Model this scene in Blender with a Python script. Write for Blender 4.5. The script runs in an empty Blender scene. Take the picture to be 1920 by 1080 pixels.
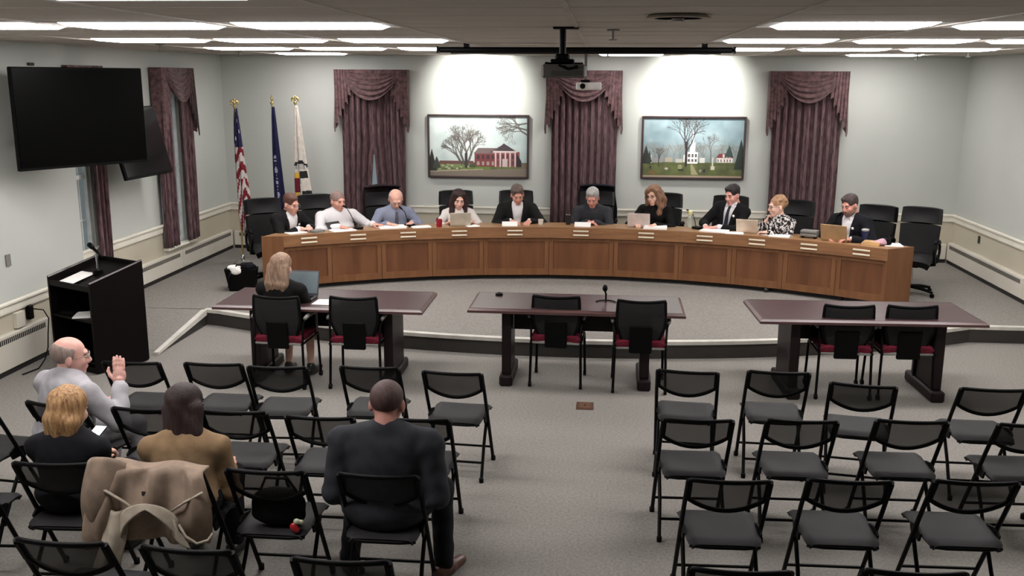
import bpy, math, random
import numpy as np
from mathutils import Vector, Matrix
random.seed(7); rng=np.random.default_rng(7)
S=bpy.context.scene; COL=S.collection
# ------------------------------------------------------------------ camera, world, exposure
H=2.75; PIT,YAW,ROL=.2154,.0914,.0046
fw=Vector((-math.sin(YAW)*math.cos(PIT),math.cos(YAW)*math.cos(PIT),-math.sin(PIT)))
rt=Vector((math.cos(YAW),math.sin(YAW),0)); up=rt.cross(fw)
r2=rt*math.cos(ROL)+up*math.sin(ROL); u2=up*math.cos(ROL)-rt*math.sin(ROL)
cd=bpy.data.cameras.new('camera'); cam=bpy.data.objects.new('camera',cd); COL.objects.link(cam)
cd.sensor_width=36; cd.lens=1800*36/1920; cd.clip_start=.05
cam.matrix_world=Matrix(((r2.x,u2.x,-fw.x,0),(r2.y,u2.y,-fw.y,0),(r2.z,u2.z,-fw.z,H),(0,0,0,1)))
S.camera=cam
W=bpy.data.worlds.new('world'); S.world=W; W.use_nodes=True
W.node_tree.nodes['Background'].inputs[0].default_value=(.34,.42,.44,1)   # dusk daylight seen through the windows
W.node_tree.nodes['Background'].inputs[1].default_value=.42
S.view_settings.view_transform='Standard'; S.view_settings.look='None'; S.view_settings.gamma=1
S.view_settings.use_curve_mapping=False; S.view_settings.exposure=.98
TROFFER=11.0; SPOT=120.0
D=14.175; XLF=-5.66; XLN=-5.55; XR=5.063; C=3.066; P=.174; YS=9.75; YB=-1.2
RAIL=.69
# ------------------------------------------------------------------ materials
def lin(c):
    c=c/255.; return c/12.92 if c<=.04045 else ((c+.055)/1.055)**2.4
def L3(c): return (lin(c[0]),lin(c[1]),lin(c[2]),1)
MATS={}
def mat(name,col,rough=.6,metal=0,col2=None,scale=8,bump=0,bscale=None,stretch=(1,1,1),spec=.5,emit=0,coat=0,detail=4,lo=.35,hi=.65,alpha=1,sheen=0):
    if name in MATS: return MATS[name]
    m=bpy.data.materials.new(name); m.use_nodes=True; MATS[name]=m
    nt=m.node_tree; b=nt.nodes['Principled BSDF']
    b.inputs['Base Color'].default_value=L3(col); b.inputs['Roughness'].default_value=rough
    b.inputs['Metallic'].default_value=metal; b.inputs['Specular IOR Level'].default_value=spec
    b.inputs['Coat Weight'].default_value=coat; b.inputs['Alpha'].default_value=alpha
    if sheen: b.inputs['Sheen Weight'].default_value=sheen
    if emit: b.inputs['Emission Color'].default_value=L3(col); b.inputs['Emission Strength'].default_value=emit
    tc=nt.nodes.new('ShaderNodeTexCoord'); mp=nt.nodes.new('ShaderNodeMapping'); mp.inputs['Scale'].default_value=stretch
    nt.links.new(tc.outputs['Object'],mp.inputs[0])
    n=nt.nodes.new('ShaderNodeTexNoise'); n.inputs['Scale'].default_value=scale; n.inputs['Detail'].default_value=detail
    nt.links.new(mp.outputs[0],n.inputs['Vector'])
    r=nt.nodes.new('ShaderNodeValToRGB'); e=r.color_ramp.elements
    e[0].position=lo; e[1].position=hi
    c2=col2 or tuple(max(0,v*.9) for v in col)
    e[0].color=L3(c2); e[1].color=L3(col)
    nt.links.new(n.outputs[0],r.inputs[0]); nt.links.new(r.outputs[0],b.inputs['Base Color'])
    if bump:
        n2=nt.nodes.new('ShaderNodeTexNoise'); n2.inputs['Scale'].default_value=bscale or scale*4; n2.inputs['Detail'].default_value=3
        nt.links.new(mp.outputs[0],n2.inputs['Vector'])
        bp=nt.nodes.new('ShaderNodeBump'); bp.inputs['Strength'].default_value=bump; bp.inputs['Distance'].default_value=.01
        nt.links.new(n2.outputs[0],bp.inputs['Height']); nt.links.new(bp.outputs[0],b.inputs['Normal'])
    return m
def cloth(name,col,col2=None,**k):
    k.setdefault('rough',.85); k.setdefault('spec',.2); k.setdefault('scale',14); k.setdefault('bump',.25); k.setdefault('bscale',220)
    return mat(name,col,col2=col2,**k)
M_wall=mat('wall_paint',(181,184,178),rough=.75,scale=1.2,col2=(177,180,174),bump=.05,bscale=90)
M_wains=mat('wainscot_paint',(186,179,160),rough=.6,scale=1.5,col2=(178,171,152))
M_rail=mat('rail_paint',(224,220,206),rough=.45,scale=3,col2=(214,210,196))
M_heat=mat('heater_enamel',(206,202,190),rough=.45,scale=2,col2=(198,193,180))
M_dark=mat('dark_slot',(38,36,33),rough=.7)
M_tile=mat('ceiling_tile',(192,184,175),rough=.95,scale=2.2,col2=(185,177,168),bump=.15,bscale=160)
M_tbar=mat('ceiling_grid',(190,183,174),rough=.5,scale=6)
M_carpet=mat('grey_carpet',(149,145,139),rough=.98,scale=55,col2=(126,122,117),bump=.7,bscale=420,spec=.1,detail=6,lo=.3,hi=.7)
M_riser=mat('riser_vinyl',(48,45,42),rough=.6,scale=6)
M_nose=mat('step_nosing',(196,193,184),rough=.5,scale=6)
M_base=mat('black_base',(26,24,22),rough=.6)
M_white=mat('white_paint',(222,224,222),rough=.4)
M_diff=mat('light_diffuser',(255,250,249),emit=TROFFER)
M_bulb=mat('bulb_glow',(255,246,236),emit=6)
M_black=mat('black_plastic',(6,6,7),rough=.5,spec=.1,col2=(5,5,5))
M_blackm=mat('black_metal',(7,6,6),rough=.45,spec=.1,col2=(5,5,5))
M_screen=mat('black_screen',(2,2,2),rough=.3,spec=.06,col2=(1,1,1))
M_screen2=mat('grey_black_screen',(22,22,23),rough=.1,spec=.5,col2=(20,20,21))
M_chrome=mat('chrome',(190,190,190),rough=.2,metal=1,col2=(180,180,180))
M_grey=mat('grey_plastic',(120,118,114),rough=.5)
M_lgrey=mat('light_grey_plastic',(176,176,172),rough=.45)
M_leather=mat('black_leather',(10,10,11),rough=.42,spec=.25,scale=30,col2=(8,8,9),bump=.15,bscale=200)
M_leather2=mat('black_leather_matt',(24,24,24),rough=.6,spec=.2,scale=30,col2=(20,20,20),bump=.15,bscale=200)
M_oak=mat('honey_oak',(120,82,53),rough=.42,scale=3,stretch=(5,5,.6),col2=(108,71,45),spec=.3,detail=5)
M_oakd=mat('oak_inset',(112,73,47),rough=.42,scale=2.2,stretch=(3.5,3.5,.4),col2=(92,58,37),spec=.3,detail=5)
M_oakl=mat('oak_fascia',(136,98,66),rough=.42,scale=4,stretch=(.7,.7,6),col2=(120,84,57),spec=.3,detail=5)
M_oakt=mat('oak_top',(150,116,80),rough=.35,scale=4,stretch=(1,5,5),col2=(136,102,70))
M_mahog=mat('mahogany',(66,46,47),rough=.3,scale=4,stretch=(.8,8,8),col2=(56,37,39),spec=.45)
M_mahogl=mat('mahogany_edge',(84,60,58),rough=.32,scale=4,stretch=(.8,8,8),col2=(66,44,44))
M_mahogd=mat('mahogany_dark',(26,16,17),rough=.45,spec=.2,scale=4,stretch=(8,8,.8),col2=(20,12,13))
M_espr=mat('espresso_wood',(10,6,6),rough=.45,spec=.12,scale=4,stretch=(8,8,.8),col2=(7,4,4))
M_paper=mat('white_paper',(236,234,230),rough=.8,col2=(226,224,220))
M_gold=mat('brass',(212,190,130),rough=.3,metal=.9,col2=(190,168,110))
M_seatpad=mat('charcoal_vinyl',(33,32,33),rough=.65,scale=5,col2=(28,27,28),bump=.1,bscale=120,spec=.2)
M_red=cloth('red_seat_cloth',(118,36,54),(98,26,42))
M_brand=mat('nameplate_cream',(226,214,190),rough=.4)
def netmat(name,col,tr):
    m=mat(name,col,rough=.8); nt=m.node_tree; b=nt.nodes['Principled BSDF']; o=nt.nodes['Material Output']
    t=nt.nodes.new('ShaderNodeBsdfTransparent'); x=nt.nodes.new('ShaderNodeMixShader'); x.inputs[0].default_value=tr
    nt.links.new(b.outputs[0],x.inputs[1]); nt.links.new(t.outputs[0],x.inputs[2]); nt.links.new(x.outputs[0],o.inputs[0]); return m
M_net=netmat('black_mesh_weave',(16,16,15),.38)
M_net2=netmat('black_back_mesh',(5,5,6),.08)
M_pane=netmat('window_glass',(150,168,172),.75)
# ------------------------------------------------------------------ mesh helpers
def rotz(a): c,s=math.cos(a),math.sin(a); return np.array([[c,-s,0],[s,c,0],[0,0,1.]])
def rotx(a): c,s=math.cos(a),math.sin(a); return np.array([[1.,0,0],[0,c,-s],[0,s,c]])
def roty(a): c,s=math.cos(a),math.sin(a); return np.array([[c,0,s],[0,1.,0],[-s,0,c]])
class MB:
    def __init__(s): s.v=[]; s.f=[]; s.m=[]
    def add(s,v,f,mi=0):
        o=len(s.v); s.v+=[tuple(map(float,p)) for p in v]
        for q in f: s.f.append(tuple(i+o for i in q)); s.m.append(mi)
        return s
    def box(s,c,d,R=None,ch=.0,mi=0):
        x,y,z=[k/2 for k in d]
        if ch<=0:
            v=[(a*x,b*y,e*z) for a in(-1,1) for b in(-1,1) for e in(-1,1)]
            f=[(0,1,3,2),(4,6,7,5),(0,4,5,1),(2,3,7,6),(0,2,6,4),(1,5,7,3)]
        else:
            ch=min(ch,x*.9,y*.9,z*.9); v=[];ix={}
            for a in(-1,1):
                for b in(-1,1):
                    for e in(-1,1):
                        for k in range(3):
                            p=[a*(x-ch),b*(y-ch),e*(z-ch)]; p[k]=(a*x,b*y,e*z)[k]; ix[(a,b,e,k)]=len(v); v.append(p)
            f=[]
            for k in range(3):
                for sg in(-1,1):
                    q=[]
                    for (i,j) in((-1,-1),(1,-1),(1,1),(-1,1)):
                        t=[0,0,0]; t[k]=sg; t[(k+1)%3]=i; t[(k+2)%3]=j; q.append(ix[(*t,k)])
                    f.append(tuple(q if sg>0 else q[::-1]))
            for k in range(3):       # edge chamfers along axis k
                for i in(-1,1):
                    for j in(-1,1):
                        a1=(k+1)%3;a2=(k+2)%3
                        def id_(w,ax): t=[0,0,0]; t[k]=w; t[a1]=i; t[a2]=j; return ix[(*t,ax)]
                        q=[id_(-1,a1),id_(1,a1),id_(1,a2),id_(-1,a2)]
                        f.append(tuple(q if i*j<0 else q[::-1]))
            for a in(-1,1):
                for b in(-1,1):
                    for e in(-1,1):
                        q=[ix[(a,b,e,k)] for k in range(3)]; f.append(tuple(q if a*b*e>0 else q[::-1]))
        v=np.array(v,float)
        if R is not None: v=v@np.asarray(R).T
        return s.add(v+np.array(c),f,mi)
    def hexa(s,v,mi=0):  # 8 corners: bottom 4 ccw, top 4 ccw
        return s.add(v,[(3,2,1,0),(4,5,6,7),(0,1,5,4),(1,2,6,5),(2,3,7,6),(3,0,4,7)],mi)
    def tube(s,pts,r,n=8,mi=0,cap=True,closed=False):
        pts=[np.array(p,float) for p in pts]; N=len(pts); rs=r if hasattr(r,'__len__') else [r]*N
        rings=[];u=None
        for i,p in enumerate(pts):
            if closed: t=pts[(i+1)%N]-pts[i-1]
            else: t=pts[min(i+1,N-1)]-pts[max(i-1,0)]
            t=t/(np.linalg.norm(t)+1e-9)
            if u is None:
                a=np.array([0,0,1.]) if abs(t[2])<.9 else np.array([1.,0,0]); u=np.cross(a,t)
            u=u-t*(u@t); u/=np.linalg.norm(u)+1e-9; w=np.cross(t,u)
            rings.append([p+rs[i]*(math.cos(2*math.pi*k/n)*u+math.sin(2*math.pi*k/n)*w) for k in range(n)])
        v=[q for R in rings for q in R]; f=[]
        for i in range(N if closed else N-1):
            j=(i+1)%N
            for k in range(n): f.append((i*n+k,i*n+(k+1)%n,j*n+(k+1)%n,j*n+k))
        if cap and not closed: f.append(tuple(range(n))[::-1]); f.append(tuple((N-1)*n+k for k in range(n)))
        return s.add(v,f,mi)
    def lathe(s,prof,c=(0,0,0),n=20,mi=0,R=None,sx=1,sy=1):
        v=[];f=[]
        for (r,z) in prof:
            for k in range(n): a=2*math.pi*k/n; v.append((r*math.cos(a)*sx,r*math.sin(a)*sy,z))
        for i in range(len(prof)-1):
            for k in range(n): f.append((i*n+k,i*n+(k+1)%n,(i+1)*n+(k+1)%n,(i+1)*n+k))
        f.append(tuple(range(n))[::-1]); f.append(tuple((len(prof)-1)*n+k for k in range(n)))
        v=np.array(v)
        if R is not None: v=v@np.asarray(R).T
        return s.add(v+np.array(c),f,mi)
    def ell(s,c,r,R=None,n=14,m=9,mi=0):
        v=[(0,0,-1)];f=[]
        for i in range(1,m):
            th=math.pi*i/m-math.pi/2
            for k in range(n): a=2*math.pi*k/n; v.append((math.cos(th)*math.cos(a),math.cos(th)*math.sin(a),math.sin(th)))
        v.append((0,0,1)); T=len(v)-1
        for k in range(n): f.append((0,1+(k+1)%n,1+k)); f.append((T,T-n+k,T-n+(k+1)%n))
        for i in range(m-2):
            for k in range(n): a=1+i*n; f.append((a+k,a+(k+1)%n,a+n+(k+1)%n,a+n+k))
        v=np.array(v)*np.array(r)
        if R is not None: v=v@np.asarray(R).T
        return s.add(v+np.array(c),f,mi)
    def prism(s,poly,z0,z1,mi=0):  # ccw polygon
        n=len(poly); v=[(x,y,z0) for x,y in poly]+[(x,y,z1) for x,y in poly]
        f=[tuple(range(n))[::-1],tuple(range(n,2*n))]+[(i,(i+1)%n,n+(i+1)%n,n+i) for i in range(n)]
        return s.add(v,f,mi)
    def sheet(s,fn,nu,nv,th=.004,paint=None,mi=0):  # closed thin cloth from a parametric surface
        g=np.array([[fn(i/nu,j/nv) for j in range(nv+1)] for i in range(nu+1)],float)
        du=np.gradient(g,axis=0);dv=np.gradient(g,axis=1); nn=np.cross(du,dv); nn/=np.linalg.norm(nn,axis=2,keepdims=True)+1e-9
        A=(g+nn*th/2).reshape(-1,3);B=(g-nn*th/2).reshape(-1,3); K=nv+1; o=(nu+1)*K
        ov=len(s.v); s.v+=[tuple(map(float,p)) for p in A]+[tuple(map(float,p)) for p in B]
        def q(t,m): s.f.append(tuple(i+ov for i in t)); s.m.append(m)
        for i in range(nu):
            for j in range(nv):
                a=i*K+j; m=paint((i+.5)/nu,(j+.5)/nv) if paint else mi
                q((a,a+K,a+K+1,a+1),m); q((o+a,o+a+1,o+a+K+1,o+a+K),m)
        for i in range(nu):
            for j in(0,nv):
                a=i*K+j; m=paint((i+.5)/nu,min(max(j/nv,.001),.999)) if paint else mi
                q((a,o+a,o+a+K,a+K) if j==0 else (a,a+K,o+a+K,o+a),m)
        for j in range(nv):
            for i in(0,nu):
                a=i*K+j; m=paint(min(max(i/nu,.001),.999),(j+.5)/nv) if paint else mi
                q((a,a+1,o+a+1,o+a) if i==0 else (a,o+a,o+a+1,a+1),m)
        return s
    def build(s,name,mats,parent=None,smooth=False,loc=None):
        me=bpy.data.meshes.new(name); me.from_pydata(s.v,[],s.f)
        for m in (mats if isinstance(mats,(list,tuple)) else [mats]): me.materials.append(m)
        if any(s.m): me.polygons.foreach_set('material_index',s.m)
        if smooth:
            me.polygons.foreach_set('use_smooth',[True]*len(me.polygons))
            if smooth is not True: me.set_sharp_from_angle(angle=math.radians(smooth))
        me.update()
        o=bpy.data.objects.new(name,me); COL.objects.link(o)
        if parent: o.parent=parent
        if loc: o.location=loc
        return o
def tag(o,label=None,cat=None,group=None,kind=None):
    if label: o['label']=label
    if cat: o['category']=cat
    if group: o['group']=group
    if kind: o['kind']=kind
    return o
def thing(name,label,cat,loc=(0,0,0),rz=0,group=None):
    o=bpy.data.objects.new(name,None); COL.objects.link(o); o.location=loc; o.rotation_euler=(0,0,rz); o.empty_display_size=.1
    return tag(o,label,cat,group)
def copy_tree(o,parent=None):
    c=o.copy(); COL.objects.link(c); c.parent=parent
    for ch in list(o.children): copy_tree(ch,c)
    return c
def place(proto,used,loc,rz,label,group=None):
    o=proto if not used else copy_tree(proto)
    if not used: used.append(1)
    o.location=loc; o.rotation_euler=(0,0,rz); tag(o,label,None,group); return o
def struct(mb,name,m,parent=None,**k):
    o=mb.build(name,m,parent,**k)
    if not parent: o['kind']='structure'
    return o
def lerp(a,b,t): return np.array(a)*(1-t)+np.array(b)*t
def arcpts(f,n): return [f(i/n) for i in range(n+1)]
# ------------------------------------------------------------------ the room
def wall_holes(axis,at,th,u0,u1,z0,z1,holes,name,m):
    """wall slab; axis 'x': plane x=at..at-th (u=y); axis 'y': plane y=at..at+th (u=x)"""
    us=sorted({u0,u1,*[h[0] for h in holes],*[h[1] for h in holes]}); zs=sorted({z0,z1,*[h[2] for h in holes],*[h[3] for h in holes]})
    mb=MB()
    for a,b in zip(us,us[1:]):
        for c,d in zip(zs,zs[1:]):
            if any(h[0]<=a and b<=h[1] and h[2]<=c and d<=h[3] for h in holes): continue
            if axis=='x': mb.box((at-th/2,(a+b)/2,(c+d)/2),(abs(th),b-a,d-c))
            else: mb.box(((a+b)/2,at+th/2,(c+d)/2),(b-a,th,d-c))
    return struct(mb,name,m)
ARC=(-.336,18.915,9.593)
def platY(x): return ARC[1]-math.sqrt(ARC[2]**2-(x-ARC[0])**2)
fb=MB(); fb.box((-.3,(YB+D)/2,-.06),(11.2,D-YB+.4,.12)); struct(fb,'floor',M_carpet)
xs=np.linspace(-4.43,3.75,44)
front=[(x,platY(x)) for x in xs]+[(3.97,10.36),(XR,10.37)]
pf=MB(); pf.prism([(XLF,10.2)]+front+[(XR,D),(XLF,D)],.001,P); fr=struct(pf,'floor_raised',M_carpet)
nb=MB(); rb=MB(); full=[(-4.43,10.2)]+front[1:]
for (a,b) in zip(full,full[1:]):
    a=np.array(a);b=np.array(b);t=(b-a)/np.linalg.norm(b-a);n=np.array([t[1],-t[0]])
    q=[a+n*.016,b+n*.016,b-n*.06,a-n*.06]
    nb.hexa([(*p,P-.03) for p in q]+[(*p,P+.006) for p in q])
    q=[a+n*.006,b+n*.006,b-n*.004,a-n*.004]; rb.hexa([(*p,0.002) for p in q]+[(*p,P-.03) for p in q])
nb.build('step_nosing',M_nose,fr); rb.build('riser_strip',M_riser,fr)
ry0=9.1
rp=MB(); rp.add([(XLN+.07,ry0,0.001),(-4.45,ry0,0.001),(-4.45,10.2,0.001),(XLN+.07,10.2,.001),(XLN+.07,ry0,.004),(-4.45,ry0,.004),(-4.45,10.2,P),(XLN+.07,10.2,P)],[(3,2,1,0),(4,5,6,7),(0,1,5,4),(1,2,6,5),(2,3,7,6),(3,0,4,7)])
rf=struct(rp,'floor_ramp',M_carpet)
cb=MB(); cb.hexa([(-4.45,8.95,0.002),(-4.40,8.95,0.002),(-4.39,10.17,.12),(-4.45,10.17,.12),(-4.45,8.95,.03),(-4.40,8.95,.03),(-4.39,10.17,P+.008),(-4.45,10.17,P+.008)]); struct(cb,'trim_1',M_nose)
cb=MB(); cb.hexa([(-4.445,9.2,0.002),(-4.415,9.2,0.002),(-4.405,10.19,.002),(-4.445,10.19,.002),(-4.445,9.2,.025),(-4.415,9.2,.025),(-4.405,10.19,.14),(-4.445,10.19,.14)]); struct(cb,'trim_2',M_riser)
# windows: two in the left wall, one behind the parted curtain of the back wall
W1=(11.93,12.62,.56,2.62); W2=(9.8,10.24,.70,2.62); W3=(-3.72,-3.0,.60,2.7)
wall_holes('x',XLF,.16,YS-.05,D+.2,0,C+.1,[W1,W2],'wall_left',M_wall)
wall_holes('x',XLN,.27,YB-.2,YS,0,C+.1,[],'wall_left_near',M_wall)
wall_holes('y',D,.16,XLF-.1,XR+.1,0,C+.1,[W3],'wall_back',M_wall)
b=MB(); b.box((XR+.08,(YB+D)/2,(C+.1)/2),(.16,D-YB+.4,C+.1)); struct(b,'wall_right',M_wall)
b=MB(); b.box((-.3,YB-.08,(C+.1)/2),(11.2,.16,C+.1)); struct(b,'wall_rear',M_wall)
def window(name,w,axis):
    u0,u1,z0,z1=w; um=(u0+u1)/2
    def bx(mb,u,z,du,dz,dep,off=0):
        if axis=='x': mb.box((XLF-.07+off,u,z),(dep,du,dz),ch=.004)
        else: mb.box((u,D+.07-off,z),(du,dep,dz),ch=.004)
    mb=MB()
    for u in(u0+.025,u1-.025): bx(mb,u,(z0+z1)/2,.05,z1-z0,.09)
    for z in(z0+.025,z1-.025): bx(mb,um,z,u1-u0-.1,.05,.09)
    wo=struct(mb,name,M_white)
    for z in((z0+z1)/2,): k=MB(); bx(k,um,z,u1-u0-.1,.05,.06); k.build('meeting_rail',M_white,wo)
    for u in np.linspace(u0+.05,u1-.05,4)[1:3]: k=MB(); bx(k,u,(z0+z1)/2,.02,z1-z0-.1,.03); k.build('muntin',M_white,wo)
    for z in (z0+(z1-z0)*.25,z0+(z1-z0)*.75): k=MB(); bx(k,um,z,u1-u0-.1,.02,.03,); k.build('muntin',M_white,wo)
    for u in np.linspace(u0+.05,u1-.05,4)[:3]:
        for zz in range(4):
            du=(u1-u0-.1)/3; dz=(z1-z0-.1)/4; k=MB(); bx(k,u+du/2,z0+.05+dz*(zz+.5),du,dz,.006); k.build('pane',M_pane,wo)
    k=MB()
    if axis=='x': k.box((XLF+.03,um,z0-.02),(.14,u1-u0+.16,.035),ch=.008); k.box((XLF+.012,um,z0-.075),(.022,u1-u0+.1,.07),ch=.005)
    else: k.box((um,D-.03,z0-.02),(u1-u0+.16,.12,.035),ch=.008)
    k.build('window_sill',M_rail,wo)
window('window_1',W1,'x'); window('window_2',W2,'x'); window('window_3',W3,'y')
# wainscot below the chair rail, rails, heater covers
def panel(name,c,d,m=M_wains,ch=0): k=MB(); k.box(c,d,ch=ch); return struct(k,name,m)
zr=P+RAIL
panel('trim_3',((XLF+XR)/2,D-.006,(P+zr)/2),(XR-XLF,.012,zr-P))
def seg_x(name,x,y0,y1,z0,z1): panel(name,(x,(y0+y1)/2,(z0+z1)/2),(.012,y1-y0,z1-z0))
seg_x('trim_4',XLF+.006,YS,W1[0]-.05,P,zr); seg_x('trim_5',XLF+.006,W1[1]+.05,D,P,zr)
seg_x('trim_6',XLF+.006,W1[0]-.05,W1[1]+.05,P,W1[2]-.05)
seg_x('trim_7',XLN+.006,YB,YS,0,.66); seg_x('trim_8',XR-.006,YB,D,0,zr)
def rail(name,a,b,n):
    a=np.array(a,float);b=np.array(b,float);n=np.array(n,float); mb=MB(); prof=[(0,-.10),(.018,-.10),(.022,-.085),(.022,-.02),(.04,-.014),(.04,.004),(.03,.01),(0,.01)]
    v=[];N=len(prof)
    for p in(a,b):
        for (o,z) in prof: v.append((p[0]+n[0]*o,p[1]+n[1]*o,p[2]+z))
    f=[(i,(i+1)%N,N+(i+1)%N,N+i) for i in range(N)]+[tuple(range(N))[::-1],tuple(range(N,2*N))]
    mb.add(v,f); return struct(mb,name,M_rail)
rail('trim_9',(XLF,D-.012,zr),(XR,D-.012,zr),(0,-1)); 
rail('trim_10',(XLF+.012,YS,zr),(XLF+.012,W1[0]-.06,zr),(1,0)); rail('trim_11',(XLF+.012,W1[1]+.06,zr),(XLF+.012,D,zr),(1,0))
rail('trim_12',(XLN+.012,YB,.66),(XLN+.012,YS,.66),(1,0)); rail('trim_13',(XR-.012,YB,zr),(XR-.012,D,zr),(-1,0))
def heater(name,wall,u0,u1,z0,hh,label,seg=2.4,dep=.065):
    """enclosed baseboard heater: body, black toe recess, grilles made of dark slots"""
    side,at=wall
    o=thing(name,label,'heater')
    def bx(mb,u,z,du,dz,off,th,ch=0):
        if side=='l': mb.box((at+off,u,z),(th,du,dz),ch=ch)
        elif side=='r': mb.box((at-off,u,z),(th,du,dz),ch=ch)
        else: mb.box((u,at-off,z),(du,th,dz),ch=ch)
    um=(u0+u1)/2; mb=MB(); bx(mb,um,z0+.05+(hh-.05)/2,u1-u0,hh-.05,dep/2,dep,.006); mb.build('cover',M_heat,o)
    mb=MB(); bx(mb,um,z0+.025,u1-u0,.05,dep/2-.004,dep-.012); mb.build('toe_recess',M_base,o)
    n=max(1,round((u1-u0)/seg)); L=(u1-u0)/n
    for i in range(n):
        a=u0+i*L+.08; b_=u0+(i+1)*L-.08; mb=MB(); k=int((b_-a)/.03)
        for j in range(k): bx(mb,a+(j+.5)*(b_-a)/k,z0+hh-.055,(b_-a)/k*.62,.05,dep+.0005,.003)
        mb.build('grille',M_dark,o)
        if i: mb=MB(); bx(mb,u0+i*L,z0+.05+(hh-.05)/2,.004,hh-.06,dep+.0005,.003); mb.build('cover_seam',M_wains,o)
    return o
heater('baseboard_heater',('l',XLF),YS+.75,D-.07,P,.29,'long cream heater cover under the left window by the flags')
heater('baseboard_heater',('l',XLN),4,8.9,0,.38,'cream slotted heater cover on the near left wall beside the lectern')
heater('baseboard_heater',('r',XR),9,D-.07,P,.30,'cream slotted heater cover along the right wall',2.1,.085)
heater('baseboard_heater',('b',D),4.1,XR-.09,P,.27,'short cream heater cover on the back wall behind the empty chair',2.4,.06)
heater('baseboard_heater',('b',D),XLF+.08,-4.2,P,.27,'short cream heater cover on the back wall behind the flags',2.4,.06)
# ------------------------------------------------------------------ ceiling: slab, tiles, grid, troffers
b=MB(); b.box((-.3,(YB+D)/2,C+.12),(11.2,D-YB+.4,.12)); ceil=struct(b,'ceiling',M_tile)
TX,TY=1.09,.6; X0=-.175; R0=6.05-.3
cols=range(-5,5); rows=range(-12,15)
light_cells=set()
for r in (-4,0,4,8):
    for c in(-4,-3,-2,1,2,3): light_cells.add((c,r))
light_cells-={(c,-4) for c in(1,2,3)}
light_cells|={(-4,12),(0,12),(3,12)}
tile=MB(); tile.box((0,0,.012),(TX-.018,TY-.018,.024),ch=.002); tproto=None
for c in cols:
    for r in rows:
        y=R0+(r+.5)*TY; x=X0+(c+.5)*TX
        if (c,r) in light_cells or not (YB<y<D+.05): continue
        x0=max(X0+c*TX,XLF); x1=min(X0+(c+1)*TX,XR)
        if x1-x0<.05 : continue
        sx=(x1-x0)/TX; y1=min(y+TY/2,D); sy=(y1-(y-TY/2))/TY
        if y<3.0 and (c,r)!=(99,99):   # tiles behind the camera: still laid, same mesh
            pass
        o=tproto.copy() if tproto else tile.build('ceiling_tile',M_tile)
        if tproto: COL.objects.link(o)
        tproto=o; o.parent=ceil; o.scale=(sx,sy,1); o.location=((x0+x1)/2,(y-TY/2+y1)/2,C+random.uniform(-.001,.003)); o.rotation_euler=(random.uniform(-.002,.002),random.uniform(-.0015,.0015),0)
for c in range(-5,6):
    x=X0+c*TX
    if XLF<x<XR: b=MB(); b.box((x,(YB+D)/2,C+.001),(.022,D-YB,.012)); b.build('main_runner',M_tbar,ceil)
for r in range(-12,16):
    y=R0+r*TY
    if YB<y<D: b=MB(); b.box(((XLF+XR)/2,y,C+.0035),(XR-XLF,.022,.006)); b.build('cross_tee',M_tbar,ceil)
rn={-8:'row above the camera',-4:'row nearest the camera',0:'second visible row',4:'third visible row',8:'fourth visible row',12:'row against the back wall'}
cn={-4:'outermost on the left',-3:'middle of the left bank',-2:'innermost of the left bank',0:'over the middle curtain',1:'innermost of the right bank',2:'middle of the right bank',3:'outermost on the right'}
lf=MB(); lf.box((0,0,.03),(TX-.03,TY-.03,.06)); ld=MB()
a,b_=TX/2-.035,TY/2-.03
a-=.07; b_-=.02
ld.hexa([(-a+.05,-b_+.03,-.02),(a-.05,-b_+.03,-.02),(a-.05,b_-.03,-.02),(-a+.05,b_-.03,-.02),(-a,-b_,.002),(a,-b_,.002),(a,b_,.002),(-a,b_,.002)])
lt=thing('ceiling_light','x','ceiling light',group='fluorescent troffers'); lf.build('housing',M_white,lt); ld.build('diffuser',M_diff,lt); used=[]
for (c,r) in sorted(light_cells):
    place(lt,used,(X0+(c+.5)*TX,R0+(r+.5)*TY,C+.003),0,'fluorescent ceiling panel, '+rn[r]+', '+cn[c],'fluorescent troffers')
# spotlights washing the wall above the two paintings
for x,w in((-1.80,'left'),(1.32,'right')):
    o=thing('picture_spotlight','recessed ceiling spotlight washing the wall above the %s painting'%w,'spotlight',(x,13.20,C))
    m=MB(); m.lathe([(.085,-.006),(.085,.004),(.06,.004),(.058,-.006)],n=24); m.build('trim_ring',M_white,o,smooth=40)
    m=MB(); m.lathe([(.0,-.003),(.052,-.003),(.052,.002),(0,.003)],n=20); m.build('lens',M_bulb,o)
    l=bpy.data.lights.new('spot_beam','SPOT'); l.energy=SPOT; l.spot_size=math.radians(92); l.spot_blend=.8; l.shadow_soft_size=.04; l.color=(1,.97,.94)
    lo=bpy.data.objects.new('spot_beam',l); COL.objects.link(lo); lo.location=(0,0,-.03); lo.parent=o
    lo.rotation_euler=(Vector((0,D-13.20,2.62-C))).to_track_quat('-Z','Y').to_euler()
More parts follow.
